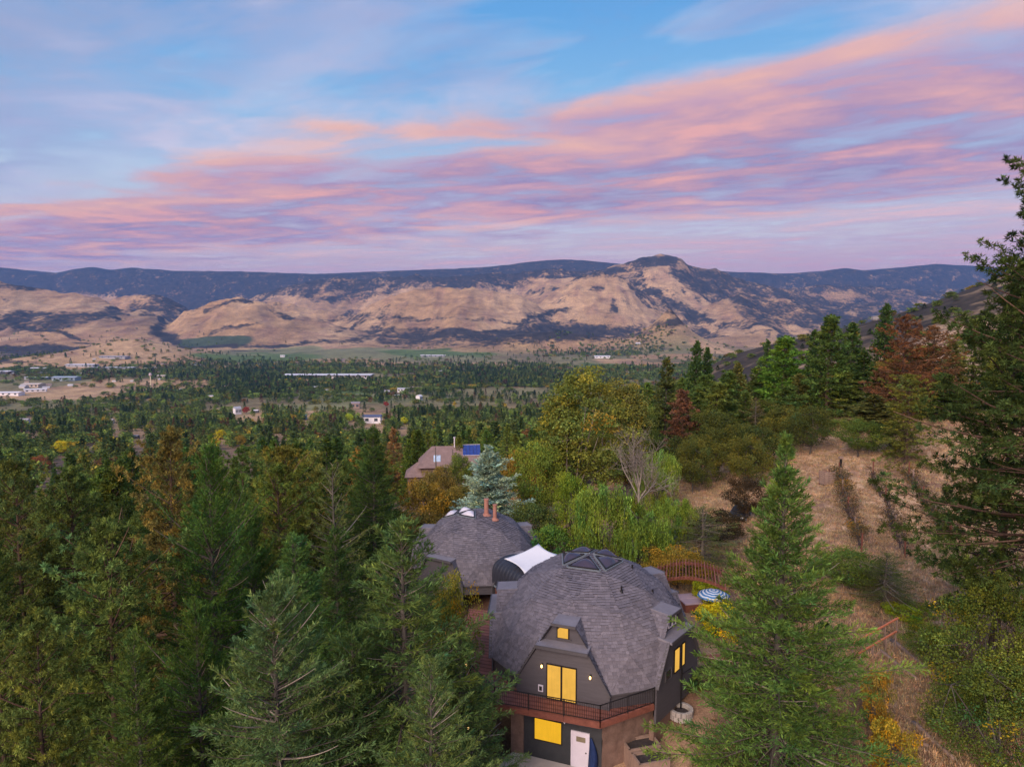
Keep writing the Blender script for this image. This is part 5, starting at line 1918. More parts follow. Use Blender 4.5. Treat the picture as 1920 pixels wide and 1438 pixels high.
# lower storey: dark wall under the deck with window and white door, earth-coloured walls either side
wall, O4, s, n, C, inf = ops1[4]
LOW_R = 6.80
OL = C + n * LOW_R
zg = -C.z + 0.0
P = lambda u, v, d=0.0: OL + s * u + Vector((0, 0, v - C.z)) + n * d
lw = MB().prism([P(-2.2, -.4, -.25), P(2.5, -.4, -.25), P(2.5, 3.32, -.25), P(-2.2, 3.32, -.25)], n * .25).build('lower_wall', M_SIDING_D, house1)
wO = OL - Vector((0, 0, C.z))
wu = window_unit(house1, 'window', wO, s, n, -1.50, 0.12, 1.22, 2.50, M_GLOW2, .04, M_FRAME, 1, label='large lit yellow window of the lower storey')
dr = MB().prism([P(.80, .02, .004), P(1.70, .02, .004), P(1.70, 2.10, .004), P(.80, 2.10, .004)], n * .05).build('door', M_WHITE, house1)
dr['label'] = 'white door of the lower storey with a small pane'
MB().prism([P(1.02, 1.62, .055), P(1.56, 1.62, .055), P(1.56, 1.92, .055), P(1.02, 1.92, .055)], n * .012).build('pane', simple_mat('frosted_pane', (0.24, 0.20, 0.13), 0.4, 0.2, 5), dr)
fm = MB()
for (a, b, c, d) in ((.70, .80, .0, 2.22), (1.70, 1.80, .0, 2.22), (.80, 1.70, 2.11, 2.22)):
    fm.prism([P(a, c, .004), P(b, c, .004), P(b, d, .004), P(a, d, .004)], n * .08)
fm.build('frame', M_WHITE, dr)
MB().lathe([(.01, 0), (.035, .01), (.035, .06), (.01, .07)], 8, tuple(P(1.60, 1.0, .09))).build('handle', M_BLACK, dr)
wall_lamp(house1, wO, s, n, .35, 2.72, False)
stl = MB().prism([P(-3.0, -.6, -.3), P(-2.2, -.6, -.3), P(-2.2, 3.32, -.3), P(-3.0, 3.32, -.3)], n * .38).build('stucco_wall', M_STUCCO, house1)
# battered earth wall on the right running back to the bay corner
a0, b0 = P(2.5, -.5), Vector((8.55, 39.15, -.5))
dirw = Vector((b0.x - a0.x, b0.y - a0.y, 0)).normalized()
outw = Vector((dirw.y, -dirw.x, 0))
tp0, tp1 = a0 + Vector((0, 0, 3.8)), Vector((8.35, 38.75, 3.3))
sv, sf = [], []
NU, NV = 24, 20
for i in range(NU + 1):
    for j in range(NV + 1):
        u, v = i / NU, j / NV
        q = (a0 * (1 - u) + b0 * u) * (1 - v) + (tp0 * (1 - u) + tp1 * u) * v
        q = q + outw * (0.16 * (fbm(np.array([u * 9.]), np.array([v * 8.]), 3, 3)[0] - .5) + .03)
        sv.append(q)
for i in range(NU):
    for j in range(NV):
        a = i * (NV + 1) + j
        sf.append((a, a + NV + 1, a + NV + 2, a + 1))
bk = len(sv)
sv += [a0 - outw * .4, b0 - outw * .4, tp1 - outw * .4, tp0 - outw * .4]
sf += [(bk, bk + 3, bk + 2, bk + 1), (NV, NU * (NV + 1) + NV, bk + 2, bk + 3)]
MB().poly(sv, sf).build('stucco_wall', M_STUCCO, house1, smooth=True)
# foundation under the right bay and the side
for k, z0 in ((0, .4), (4, 0.2)):
    n_, s_ = D1.frame(k)
    Q = lambda u, d, z: D1.C + s_ * u + n_ * d + Vector((0, 0, z - D1.C.z))
    if k == 0:
        MB().prism([Q(-2.75, 5.9, -.6), Q(2.75, 5.9, -.6), Q(2.75, 5.9, 2.30), Q(-2.75, 5.9, 2.30)], n_ * .30).build('foundation', M_STUCCO, house1)
settle(house1)

# rear dome --------------------------------------------------------------
x2, y2, z2 = at_y(893, 956, 60.0)
D2 = Dome((x2, y2, z2 - 5.8), 5.8, R(4))
house2, roof2, sh2 = build_dome('dome_house', 'rear grey shingled dome house with three pale skylights and two chimney flues', D2, D2.C.z + .2, {4, 3}, M_SKYWHITE, 9, extra=3)
for k in range(5):
    r_ = opening(D2, house2, sh2, k, D2.C.z - .6 if k in (4,) else D2.C.z - .3, full=(k == 4), dormer=(k not in (0, 4)))
sh2.build('shingles', roof2)
for i, (ax, ay, hh, rad) in enumerate(((912, 960, 1.45, .20), (928, 968, 1.35, .17))):
    xx, yy, zz = at_y(ax, ay, 59.3 - i * .5)
    zz = D2.C.z + math.sqrt(max(.1, D2.r ** 2 - (xx - D2.C.x) ** 2 - (yy - D2.C.y) ** 2)) - .12
    ch = MB().lathe([(rad * 1.15, 0), (rad, .15), (rad, hh - .12), (rad * 1.2, hh - .10), (rad * 1.2, hh)], 12, (xx, yy, zz)).build('flue', M_COPPER, house2, smooth=False)
    MB().lathe([(rad * 2.3, -.05), (rad * 1.3, .10), (rad * 1.2, .16)], 12, (xx, yy, zz)).build('flashing', M_COPPER, ch)
settle(house2)

# covered way between the domes: dark ribbed vault, white sail over it ---
a2 = R(34)
A_ = Vector((D2.C.x + 5.2 * math.sin(a2), D2.C.y - 5.2 * math.cos(a2), 0))
n3, s3 = D1.frame(2)
B_ = Vector((3.57, 50.1, 0))
ax_ = (B_ - A_)
Ln = ax_.length
ax_.normalize()
sd_ = Vector((-ax_.y, ax_.x, 0))
vroot = empty('covered_walkway', tuple((A_ + B_) / 2 + Vector((0, 0, 3.0))))
tag(vroot, 'dark ribbed vault roof joining the two domes', 'walkway')
bpy.context.view_layer.update()
prof = []
for i in range(13):
    t = math.pi * i / 12
    prof.append((1.65 * math.cos(t), 5.0 + 1.25 * math.sin(t) ** .7))
mb = MB()
nr = 15
for j in range(nr):
    # each bay swells a little between its ribs
    for q in range(4):
        pass
st = nr * 4
vv, ff = [], []
for j in range(st + 1):
    f = j / st
    sw = 1 + .055 * abs(math.sin(math.pi * f * nr))
    for (u, z) in [(1.65, 4.1)] + prof + [(-1.65, 4.1)]:
        vv.append(A_ + ax_ * (Ln * f) + sd_ * (u * sw) + Vector((0, 0, 5.0 + (z - 5.0) * (sw if z > 5 else 1))))
m_ = len(prof) + 2
for j in range(st):
    for i in range(m_ - 1):
        ff.append((j * m_ + i, j * m_ + i + 1, (j + 1) * m_ + i + 1, (j + 1) * m_ + i))
MB().poly(vv, ff).build('vault', M_VAULT, vroot, smooth=True)
for sg in (-1, 1):
    MB().bar(A_ + sd_ * (sg * 1.72) + Vector((0, 0, 4.12)), B_ + sd_ * (sg * 1.72) + Vector((0, 0, 4.12)), .12, .14).build('eave_rail', M_FLASH, vroot)
    for f in (.08, .5, .92):
        q = A_ + ax_ * (Ln * f) + sd_ * (sg * 1.6)
        MB().bar(q + Vector((0, 0, 1.0)), q + Vector((0, 0, 4.1)), .12).build('post', M_REDWOOD, vroot)
settle(vroot)
cs = [Vector(at_z(945, 1047, 6.75)), Vector(at_z(985, 1077, 6.70)), Vector(at_z(1052, 1041, 7.3)), Vector(at_z(1010, 1019, 7.3))]
vv, ff = [], []
NS = 14
for i in range(NS + 1):
    for j in range(NS + 1):
        u, v = i / NS, j / NS
        q = cs[0] * (1 - u) * (1 - v) + cs[1] * u * (1 - v) + cs[2] * u * v + cs[3] * (1 - u) * v
        cen = (cs[0] + cs[1] + cs[2] + cs[3]) / 4
        pull = .16 * ((4 * u * (1 - u)) * abs(2 * v - 1) ** 3 + (4 * v * (1 - v)) * abs(2 * u - 1) ** 3)
        q = q + (cen - q) * pull + Vector((0, 0, -.25 * 16 * u * (1 - u) * v * (1 - v) * .5))
        vv.append(q)
for i in range(NS):
    for j in range(NS):
        a = i * (NS + 1) + j
        ff.append((a, a + NS + 1, a + NS + 2, a + 1))
sail = MB().poly(vv, ff).build('shade_sail', M_SAIL, None, smooth=True)
sm = sail.modifiers.new('cloth', 'SOLIDIFY')
sm.thickness = .02
tag(sail, 'white shade sail stretched between the two domes', 'shade sail')

# ------------------------------------------------------------------ deck round the front dome
deck = empty('deck', (0, 40, DECK_Z - .2))
tag(deck, 'red timber deck wrapping the front dome', 'deck')
bpy.context.view_layer.update()
DP = [(-3.3, 51.2), (-3.5, 46.0), (-2.55, 40.55), (-1.02, 37.90), (4.87, 36.0), (8.25, 37.85)]
inner = []
for az in (-160, -125, -93, -57, -36, -21, 0, 17, 30):
    a = R(az)
    inner.append((5.2 + 5.6 * math.sin(a), 44.08 - 5.6 * math.cos(a)))
outline = DP + inner[::-1][1:]
# boards run along the front, clipped to the deck's outline
def clip_convex_strip(outline, y0, y1, ang):
    """cells of a (possibly concave) outline between two parallel lines: scan-line intervals at both lines"""
    c, sn = math.cos(ang), math.sin(ang)
    pts = [(x * c + y * sn, -x * sn + y * c) for x, y in outline]
    def cuts(v):
        xs = []
        for i in range(len(pts)):
            (xa, ya), (xb, yb) = pts[i], pts[(i + 1) % len(pts)]
            if (ya - v) * (yb - v) < 0:
                xs.append(xa + (xb - xa) * (v - ya) / (yb - ya))
        return sorted(xs)
    ca, cb = cuts(y0), cuts(y1)
    if len(ca) != len(cb) or not ca:
        cm = cuts((y0 + y1) / 2)
        ca = cb = cm
    out = []
    for i in range(0, len(ca) - 1, 2):
        q = [(ca[i], y0), (ca[i + 1], y0), (cb[i + 1], y1), (cb[i], y1)]
        out.append([(u * c - v * sn, u * sn + v * c) for u, v in q])
    return out


ang = R(-18)
vals = [-x * math.sin(ang) + y * math.cos(ang) for x, y in outline]
yy = min(vals) + .01
nb = 0
while yy < max(vals):
    for q in clip_convex_strip(outline, yy + .006, yy + .134, ang):
        w = math.hypot(q[1][0] - q[0][0], q[1][1] - q[0][1])
        if w < .15:
            continue
        MB().prism([(x, y, DECK_Z - .045 + .004 * math.sin(nb * 7.3)) for x, y in q], (0, 0, .04)).build('board', M_REDWOOD_L if nb % 3 else M_REDWOOD, deck)
        nb += 1
    yy += .14
fas = MB()
for a, b in zip(DP[:-1], DP[1:]):
    fas.bar((*a, DECK_Z - .20), (*b, DECK_Z - .20), .06, .34)
fas.build('fascia', M_REDWOOD, deck)
jst = MB()
for f in np.linspace(.08, .92, 9):
    a = (DP[3][0] * (1 - f) + DP[4][0] * f, DP[3][1] * (1 - f) + DP[4][1] * f)
    jst.bar((a[0] + .03, a[1] + .1, DECK_Z - .18), (a[0] + .55, a[1] + 1.35, DECK_Z - .18), .06, .2)
jst.build('joists', M_REDWOOD, deck)
for (x, y) in ((-3.3, 46.0), (-2.3, 41.2), (-3.1, 50.8)):
    MB().bar((x, y, gz(x, y) - .5), (x, y, DECK_Z - .25), .2).build('post', M_REDWOOD, deck)
# iron railing: posts, rails and single balusters
bal = MB().bar((0, 0, .09), (0, 0, .95), .022).mesh('baluster', M_BLACK)
for a, b in zip(DP[1:-1], DP[2:]):
    va, vb_ = Vector((*a, 0)), Vector((*b, 0))
    if (va - vb_).length < .1:
        continue
    inw = Vector((0, 0, 0))
    d = (vb_ - va)
    L_ = d.length
    d.normalize()
    rail = MB().bar(va + Vector((0, 0, DECK_Z + .97)), vb_ + Vector((0, 0, DECK_Z + .97)), .05, .04).bar(va + Vector((0, 0, DECK_Z + .09)), vb_ + Vector((0, 0, DECK_Z + .09)), .035, .03).build('railing', M_BLACK, deck)
    npost = max(1, round(L_ / 2.0))
    for i in range(npost + 1):
        q = va + d * (L_ * i / npost)
        MB().bar(q + Vector((0, 0, DECK_Z - .3)), q + Vector((0, 0, DECK_Z + 1.0)), .055).build('post', M_BLACK, rail)
    nbal = int(L_ / .125)
    for i in range(1, nbal):
        o = link_mesh('baluster', bal, None, rail)
        o.location = va + d * (L_ * i / nbal) + Vector((0, 0, DECK_Z))
settle(deck)

# ------------------------------------------------------------------ round the house
def thing(name, label, cat, loc, rz=0.0, group=None):
    o = empty(name, loc, rz)
    return tag(o, label, cat, group)


n4, s4 = D1.frame(4)
# paved yard before the lower door
pa = MB()
pp = [P(-2.9, 0, .05), P(2.4, 0, .05), P(2.7, 0, 3.2), P(-1.0, 0, 4.6), P(-3.4, 0, 2.6)]
pa.prism([Vector((q.x, q.y, -.5)) for q in pp], (0, 0, .56))
yard = pa.build('patio', M_CONC)
tag(yard, kind='structure')
# navy tarp slung beside the white door
tv, tf = [], []
NA, NB = 10, 14
for i in range(NA + 1):
    for j in range(NB + 1):
        a, b = i / NA, j / NB
        w = 0.12 + 0.62 * math.sin(min(1, b * 1.25) * 1.57) * (1 - .25 * b)
        u = 1.86 + a * w * .85 - .12 * b
        d = .14 + .30 * b * math.sin(a * 3.14) + .06 * math.sin(a * 16 + b * 3) * b
        tv.append(P(u, 1.98 - 1.95 * b + .10 * math.sin(a * 3.14), d))
for i in range(NA):
    for j in range(NB):
        q = i * (NB + 1) + j
        tf.append((q, q + NB + 1, q + NB + 2, q + 1))
tarp = MB().poly(tv, tf).build('tarp', M_TARP, None, smooth=True)
tarp.modifiers.new('cloth', 'SOLIDIFY').thickness = .02
tag(tarp, 'navy blue tarp hanging beside the white lower door', 'tarp')


def raised_bed(cx, cy, z, lx, ly, rz, h, label):
    t = thing('raised_bed', label, 'planter', (cx, cy, z), rz)
    for (x0, x1, y0, y1) in ((-lx / 2, lx / 2, -ly / 2, -ly / 2 + .06), (-lx / 2, lx / 2, ly / 2 - .06, ly / 2), (-lx / 2, -lx / 2 + .06, -ly / 2 + .06, ly / 2 - .06), (lx / 2 - .06, lx / 2, -ly / 2 + .06, ly / 2 - .06)):
        MB().box(x0, x1, y0, y1, -.3, h).build('plank', M_TIMBER, t)
        MB().box(min(x0, x0) - .03, x1 + .03, y0 - .03, y1 + .03, h + .003, h + .045).build('rim_board', M_TIMBER, t)
    MB().box(-lx / 2 + .06, lx / 2 - .06, -ly / 2 + .06, ly / 2 - .06, h - .7, h - .14).build('soil', M_SOIL, t)
    return t


bz_ = gz(7.8, 38.2)
raised_bed(7.50, 37.72, .0, 1.95, 1.12, R(15), 1.28, 'timber planter bed of dark soil against the earth wall')
raised_bed(7.82, 36.52, .0, 1.85, 1.10, R(15), 1.20, 'timber planter bed nearest the camera below the earth wall')
# round stone planter by the right bay
t = thing('stone_planter', 'round pale stone planter ring beside the right bay wall', 'planter', (10.35, 39.9, gz(10.35, 39.9)))
for k in range(14):
    a = 6.283 * k / 14
    for lv in range(2):
        M_ = Matrix.Rotation(a + lv * .22, 4, 'Z') @ Matrix.Translation((.62, 0, .0))
        MB().box(-.11, .11, -.135, .135, .30 * lv - .1, .30 * lv + .19, M_).build('stone', M_STONE, t, bevel=.03)
MB().lathe([(.50, -.1), (.50, .22)], 14).build('soil', M_SOIL, t)
# curved stone wall, lower left of the house
t = thing('stone_wall', 'low curved dry stone wall under the left end of the deck', 'wall', (-1.2, 37.6, gz(-1.2, 37.6)))
rw = random.Random(4)
for k in range(20):
    a = R(150) + R(95) * k / 19
    cx, cy = 1.6 * math.cos(a) + .4, 1.9 * math.sin(a) - .6
    for lv in range(4):
        sz = rw.uniform(.16, .24)
        M_ = Matrix.Translation((cx + rw.uniform(-.05, .05), cy + rw.uniform(-.05, .05), lv * .26 - .1)) @ Matrix.Rotation(a + rw.uniform(-.3, .3), 4, 'Z')
        MB().box(-.17, .17, -sz, sz, -.13, .13, M_).build('stone', M_STUCCO if (k + lv) % 3 else M_STONE, t, bevel=.05)

# string of warm bulbs left of the deck
for i, (px, py, y, lab) in enumerate(((877, 1185, 43.5, 'warm garden bulb at the far end of the deck'), (874, 1246, 41.5, 'warm garden bulb at the bend of the deck'), (879, 1365, 37.2, 'warm garden bulb below the deck'))):
    x, _, z = at_y(px, py, y)
    t = thing('garden_lamp', lab, 'lamp', (x, y, z), 0, 'warm bulbs left of the house')
    MB().lathe([(.02, -.09), (.075, -.03), (.075, .03), (.03, .09)], 10).build('bulb', M_BULB, t, smooth=True)
    MB().lathe([(.035, .09), (.04, .17), (.015, .19)], 8).build('socket', M_BLACK, t)
    MB().bar((0, 0, .17), (0, 0, .17) if False else (.05, .3, .55), .012).build('cord', M_BLACK, t)
    ld = bpy.data.lights.new('bulb_light', 'POINT')
    ld.energy = 3
    ld.color = (1, .68, .32)
    ld.shadow_soft_size = .08
    lo = bpy.data.objects.new('bulb_light', ld)
    COL.objects.link(lo)
    lo.parent = t
    lo.location = (0, -.14, 0)

# side deck, steps, pergola, parasol and tub on the right of the front dome
t = thing('side_deck', 'red timber side deck right of the front dome', 'deck', (14.2, 47.6, 3.0), R(8))
for i in range(28):
    y0 = -3.4 + i * .25
    MB().box(-2.0, 2.3, y0, y0 + .235, .0, .05).build('board', M_REDWOOD_L if i % 4 else M_REDWOOD, t)
MB().box(-1.95, 2.25, -3.36, 3.56, -1.2, -.004).build('frame', M_REDWOOD, t)
for i in range(4):
    MB().box(-.3, 1.8, -3.72 - .32 * i, -3.41 - .32 * i, -.20 - .19 * i, -.14 - .19 * i).build('step', M_REDWOOD_L, t)
    MB().box(-.28, 1.78, -3.66 - .32 * i, -3.44 - .32 * i, -.9, -.205 - .19 * i).build('riser', M_REDWOOD, t)
for x in (-.42, 1.92):
    MB().bar((x, -3.5, .95), (x, -4.7, .25), .06, .09).build('handrail', M_REDWOOD, t)
    MB().bar((x, -3.5, -.6), (x, -3.5, .95), .08).build('post', M_REDWOOD, t)
    MB().bar((x, -4.65, -.9), (x, -4.65, .28), .08).build('post', M_REDWOOD, t)
t = thing('pergola', 'red-brown arched pergola with slatted roof behind the front dome', 'pergola', (14.1, 52.4, gz(14.1, 52.4)), R(-14))
g0 = gz(14.1, 52.4)
for x in (-1.9, 1.9):
    for y in (-1.6, 1.6):
        MB().bar((x, y, -.5), (x, y, 5.35 - g0), .16).build('post', M_REDWOOD, t)
for y in (-1.65, 1.65):
    bm_ = MB()
    prev = None
    for i in range(13):
        u = -2.6 + 5.2 * i / 12
        z = 5.45 - g0 + .65 * (1 - (u / 2.6) ** 2)
        if prev:
            bm_.bar(prev, (u, y, z), .09, .24)
        prev = (u, y, z)
    bm_.build('arched_beam', M_REDWOOD, t)
for i in range(22):
    u = -2.55 + 5.1 * i / 21
    z = 5.62 - g0 + .65 * (1 - (u / 2.6) ** 2)
    MB().bar((u, -2.05, z), (u, 2.05, z), .055, .15).build('slat', M_REDWOOD if i % 3 else M_REDWOOD_L, t)


def mat_stripes():
    m, T = new_mat('blue_white_stripes')
    tc = T.n('ShaderNodeTexCoord')
    sp = T.n('ShaderNodeSeparateXYZ')
    T.l(tc.outputs['Object'], sp.inputs[0])
    rad = T.math('SQRT', T.math('ADD', T.math('POWER', sp.outputs[0], 2), T.math('POWER', sp.outputs[1], 2)))
    f = T.math('GREATER_THAN', T.math('SINE', T.math('MULTIPLY', rad, 26)), 0.1)
    finish(T, principled(T, T.mix(f, (0.06, 0.20, 0.44), (0.62, 0.66, 0.74)), 0.8))
    return m


px_, py_, pz_ = at_z(1338, 1112, 5.15)
gp = gz(px_, py_)
t = thing('parasol', 'blue and white ring-striped parasol on the side deck', 'parasol', (px_, py_, gp))
MB().lathe([(.03, -.2), (.03, 5.3 - gp)], 8).build('pole', M_TIMBER, t)
cv, cf = [(0, 0, 5.45 - gp)], []
for rr_, zz_ in ((.45, 5.36), (.9, 5.20), (1.25, 4.98)):
    for k in range(24):
        a = 6.283 * k / 24
        w = 1 - .045 * (k % 3 != 0)
        cv.append((rr_ * math.cos(a) * w, rr_ * math.sin(a) * w, zz_ - gp - .02 * (k % 3 != 0)))
for k in range(24):
    cf.append((0, 1 + k, 1 + (k + 1) % 24))
    for L_ in range(2):
        b = 1 + 24 * L_
        cf.append((b + k, b + 24 + k, b + 24 + (k + 1) % 24, b + (k + 1) % 24))
cn = MB().poly(cv, cf).build('canopy', mat_stripes(), t, smooth=True)
cn.modifiers.new('cloth', 'SOLIDIFY').thickness = .015
hx_, hy_, hz_ = at_z(1298, 1118, 4.2)
t = thing('hot_tub', 'square hot tub with a pink-grey cover beside the dome', 'hot tub', (hx_, hy_, 3.05), R(10))
MB().box(-.95, .95, -.95, .95, -.3, .88).build('cabinet', M_REDWOOD, t, bevel=.06)
MB().box(-1.0, 1.0, -1.0, -.01, .885, 1.02).build('cover', simple_mat('pink_grey_vinyl', (0.46, 0.34, 0.40), 0.6, 0.1, 2), t, bevel=.04)
MB().box(-1.0, 1.0, .01, 1.0, .885, 1.02).build('cover', bpy.data.materials['pink_grey_vinyl'], t, bevel=.04)

# orange pipe rails and log terraces on the bank
M_ORANGE = simple_mat('orange_rail_paint', (0.58, 0.19, 0.10), 0.6, 0.15, 3)
a0, a1 = Vector(at_z(1596, 1207, 3.9)), Vector(at_z(1684, 1158, 4.9))
b0_, b1_ = Vector(at_z(1610, 1224, 3.6)), Vector(at_z(1681, 1183, 4.4))
for (q0, q1, lab) in ((a0, a1, 'orange handrail up the bank, the upper of two'), (b0_, b1_, 'orange handrail up the bank, the lower of two')):
    t = thing('handrail', lab, 'handrail', tuple((q0 + q1) / 2))
    bpy.context.view_layer.update()
    MB().bar(q0, q1, .09, .09).build('rail', M_ORANGE, t)
    for f in (.04, .38, .72, .98):
        q = q0.lerp(q1, f)
        MB().bar((q.x, q.y, gz(q.x, q.y) - .3), (q.x, q.y, q.z - .045), .07).build('post', M_TIMBER, t)
    settle(t)
lg = [((1672, 1203), (1745, 1262)), ((1648, 1222), (1722, 1282)), ((1735, 1345), (1800, 1392)), ((1690, 1385), (1742, 1402)), ((1688, 1408), (1700, 1438)), ((1712, 1360), (1790, 1432)), ((1755, 1330), (1812, 1368))]
LL = ['grey log edging the upper terrace below the orange rails', 'grey log edging the second terrace below the orange rails', 'pale fallen log right of the terrace corner', 'squared timber across the bottom terrace', 'short timber stub at the bottom terrace', 'long dark timber running down to the bottom edge', 'thin log above the pale fallen log']
for (p0, p1), lab in zip(lg, LL):
    A0, B0 = Vector(hit(*p0)), Vector(hit(*p1))
    d = B0 - A0
    L_ = d.length
    t = MB()
    pts = [A0 + d * f + Vector((0, 0, .06 + .03 * math.sin(f * 9))) for f in np.linspace(0, 1, 7)]
    t.tube(pts, [.15, .16, .15, .145, .14, .13, .12], 8)
    tag(t.build('log', M_TIMBER, None, smooth=True), lab, 'log')

# ------------------------------------------------------------------ vineyard
VR = [([(1573, 900), (1579, 930), (1590, 963), (1602, 1005), (1615, 1036)], 'leftmost'), ([(1636, 897), (1643, 924), (1661, 946), (1678, 1000), (1697, 1046)], 'middle'), ([(1703, 898), (1712, 912), (1731, 946), (1758, 983), (1780, 1020)], 'rightmost')]
rl, rw_ = broadleaf(71, 1.5, .8, .30, 26, 16, (.13, .09), .34, .8, limbs=7, bark_col=(.8, .7, .75), warm=.2, wild=.5)
proto('vine', (rl, rw_), 1.5, .8, M_BARK)
bl_, bw_ = broadleaf(72, 1.5, .8, .30, 34, 3, (.12, .09), .34, .8, limbs=9, bark_col=(.8, .66, .75), warm=.2, wild=.5)
proto('vine_bare', (bl_, bw_), 1.5, .8, M_BARK)
vr = random.Random(3)
for pts, word in VR:
    base = [Vector(hit(*q)) for q in pts]
    t = thing('trellis', word + ' row of vineyard posts and wires on the dry slope', 'trellis', tuple(base[2]))
    bpy.context.view_layer.update()
    for i, q in enumerate(base):
        MB().bar((q.x, q.y, q.z - .4), (q.x + vr.uniform(-.08, .08), q.y, q.z + (1.9 if i else 2.1)), .11).build('post', M_TIMBER if i % 2 else M_REDWOOD, t)
    for hgt in (.8, 1.4):
        w = MB()
        for a, b in zip(base[:-1], base[1:]):
            w.bar(a + Vector((0, 0, hgt)), b + Vector((0, 0, hgt)), .015)
        w.build('wire', M_TIMBER, t)
    settle(t)
    k = 0
    for a, b in zip(base[:-1], base[1:]):
        m_ = max(2, round((b - a).length / 1.35))
        for i in range(m_):
            q = a.lerp(b, (i + .5) / m_)
            leafy = vr.random() < .25
            lower = k > 6
            col = (0.24, 0.11, 0.03) if k % 5 == 4 and leafy else (0.115, 0.070, 0.05)
            plant('vine' if leafy else 'vine_bare', q.x + vr.uniform(-.15, .15), q.y, vr.uniform(1.5, 2.0), col, 'grapevine',
                  ORD[k] + (' grapevine from the top, with autumn leaves, on the ' if leafy else ' grapevine from the top, nearly leafless, on the ') + word + ' trellis row', 'grapevines of the ' + word + ' row' + (', leafy' if leafy else ''), width=vr.uniform(.8, 1.15), cat='vine', z=gz(q.x, q.y) - .03)
            k += 1
xx, yy_, zz = hit(1550, 908)
t = thing('pallet_box', 'brown slatted box at the top of the bare slope', 'box', (xx, yy_, zz), R(12))
for i in range(6):
    MB().box(-.75, .75, -.6, -.55, .1 + i * .27, .32 + i * .27).build('slat', M_TIMBER, t)
    MB().box(-.75, -.70, -.545, .55, .1 + i * .27, .32 + i * .27).build('slat', M_TIMBER, t)
for x in (-.68, .68):
    for y in (-.5, .5):
        MB().bar((x, y, -.2), (x, y, 1.75), .09).build('post', M_REDWOOD, t)
xx, yy_, zz = hit(1576, 878)
t = thing('wooden_post', 'short dark post with a cap on the bare slope', 'post', (xx, yy_, zz))
MB().bar((0, 0, -.3), (0, 0, 1.2), .22).build('shaft', M_BLACK, t)
MB().box(-.25, .25, -.25, .25, 1.2, 1.42).build('cap', M_TIMBER, t)
for k, (a, b) in enumerate(((1773, 893), (1780, 897))):
    xx, yy_, zz = hit(a, b)
    t = MB().bar((xx, yy_, zz - .3), (xx, yy_, zz + 2.4), .12).bar((xx - .09, yy_, zz + 2.38), (xx + .09, yy_, zz + 2.44), .14, .08).build('vineyard_post', M_TIMBER)
    tag(t, ('left' if k == 0 else 'right') + ' of two lone vineyard posts beside the huge pine', 'post')

# ------------------------------------------------------------------ parked cars
M_TYRE = simple_mat('tyre', (0.02, 0.02, 0.02), .9)
M_CHROME = simple_mat('headlamp', (0.75, 0.75, 0.78), .2, .05, 3)


def car(px, py, rz, paint, label):
    x, y, z = hit(px, py)
    t = thing('parked_car', label, 'car', (x, y, z), rz)
    prof = [(-2.15, .45), (-2.2, .75), (-1.9, .92), (-1.1, 1.0), (-.55, 1.42), (.75, 1.46), (1.5, 1.05), (2.1, .95), (2.18, .5), (2.0, .32), (-2.0, .32)]
    v, f = [], []
    for yy2, inset in ((-.86, 0), (.86, 0)):
        for (u, w) in prof:
            v.append((u, yy2 * (.80 if w > 1.1 else 1), w))
    n_ = len(prof)
    f = [tuple(range(n_))[::-1], tuple(range(n_, 2 * n_))] + [(i, (i + 1) % n_, n_ + (i + 1) % n_, n_ + i) for i in range(n_)]
    MB().poly(v, f).build('body', paint, t, bevel=.06)
    for (u0, w0, u1, w1) in ((-1.06, 1.04, -.58, 1.40), (1.44, 1.10, .80, 1.44)):
        MB().poly([(u0, -.72, w0), (u0, .72, w0), (u1, .62, w1), (u1, -.62, w1)] + [(u0 + (.03 if u0 > 0 else -.03), q, w0 + .03) for q in (-.72, .72)] + [(u1 + (.03 if u0 > 0 else -.03), q, w1 + .02) for q in (.62, -.62)],
                  [(0, 1, 2, 3), (7, 6, 5, 4), (0, 4, 5, 1), (1, 5, 6, 2), (2, 6, 7, 3), (3, 7, 4, 0)]).build('windscreen', M_PANE, t)
    for sg in (-1, 1):
        MB().poly([(-.5, sg * .87, 1.05), (1.2, sg * .87, 1.05), (.72, sg * .71, 1.38), (-.45, sg * .71, 1.38), (-.5, sg * .84, 1.05), (1.2, sg * .84, 1.05), (.72, sg * .68, 1.38), (-.45, sg * .68, 1.38)],
                  [(0, 1, 2, 3), (7, 6, 5, 4), (0, 4, 5, 1), (1, 5, 6, 2), (2, 6, 7, 3), (3, 7, 4, 0)]).build('side_window', M_PANE, t)
        MB().box(-2.235, -2.13, sg * .62 - .16, sg * .62 + .16, .62, .76).build('headlight', M_CHROME, t)
        for u in (-1.35, 1.35):
            w = MB().tube([(u, sg * .70, .33), (u, sg * .90, .33)], .33, 14).build('wheel', M_TYRE, t)
            MB().tube([(u, sg * .895, .33), (u, sg * .915, .33)], .19, 10).build('rim', M_CHROME, w)
    return t


car(1274, 1018, R(35), simple_mat('blue_grey_paint', (0.045, 0.075, 0.15), .3, .05, 2, spec=.6), 'blue-grey car half hidden behind the willows')
car(1388, 972, R(60), simple_mat('black_paint', (0.02, 0.021, 0.028), .3, .05, 2, spec=.6), 'black car beside the dark plum trees')

# ------------------------------------------------------------------ neighbour's house with solar panels
M_NROOF = simple_mat('brown_pink_shingle', (0.235, 0.160, 0.150), .9, .25, 1.0, bmp=.3)
M_NWALL = simple_mat('brown_board_wall', (0.17, 0.115, 0.09), .85, .2, 1.0)


def mat_solar():
    m, T = new_mat('solar_cells')
    tc = T.n('ShaderNodeTexCoord')
    n_ = T.noise(tc.outputs['Object'], 2, 3)
    finish(T, principled(T, T.ramp(n_, [(.3, (.02, .04, .20)), (.7, (.035, .07, .30))]), .2, 0, .6))
    return m


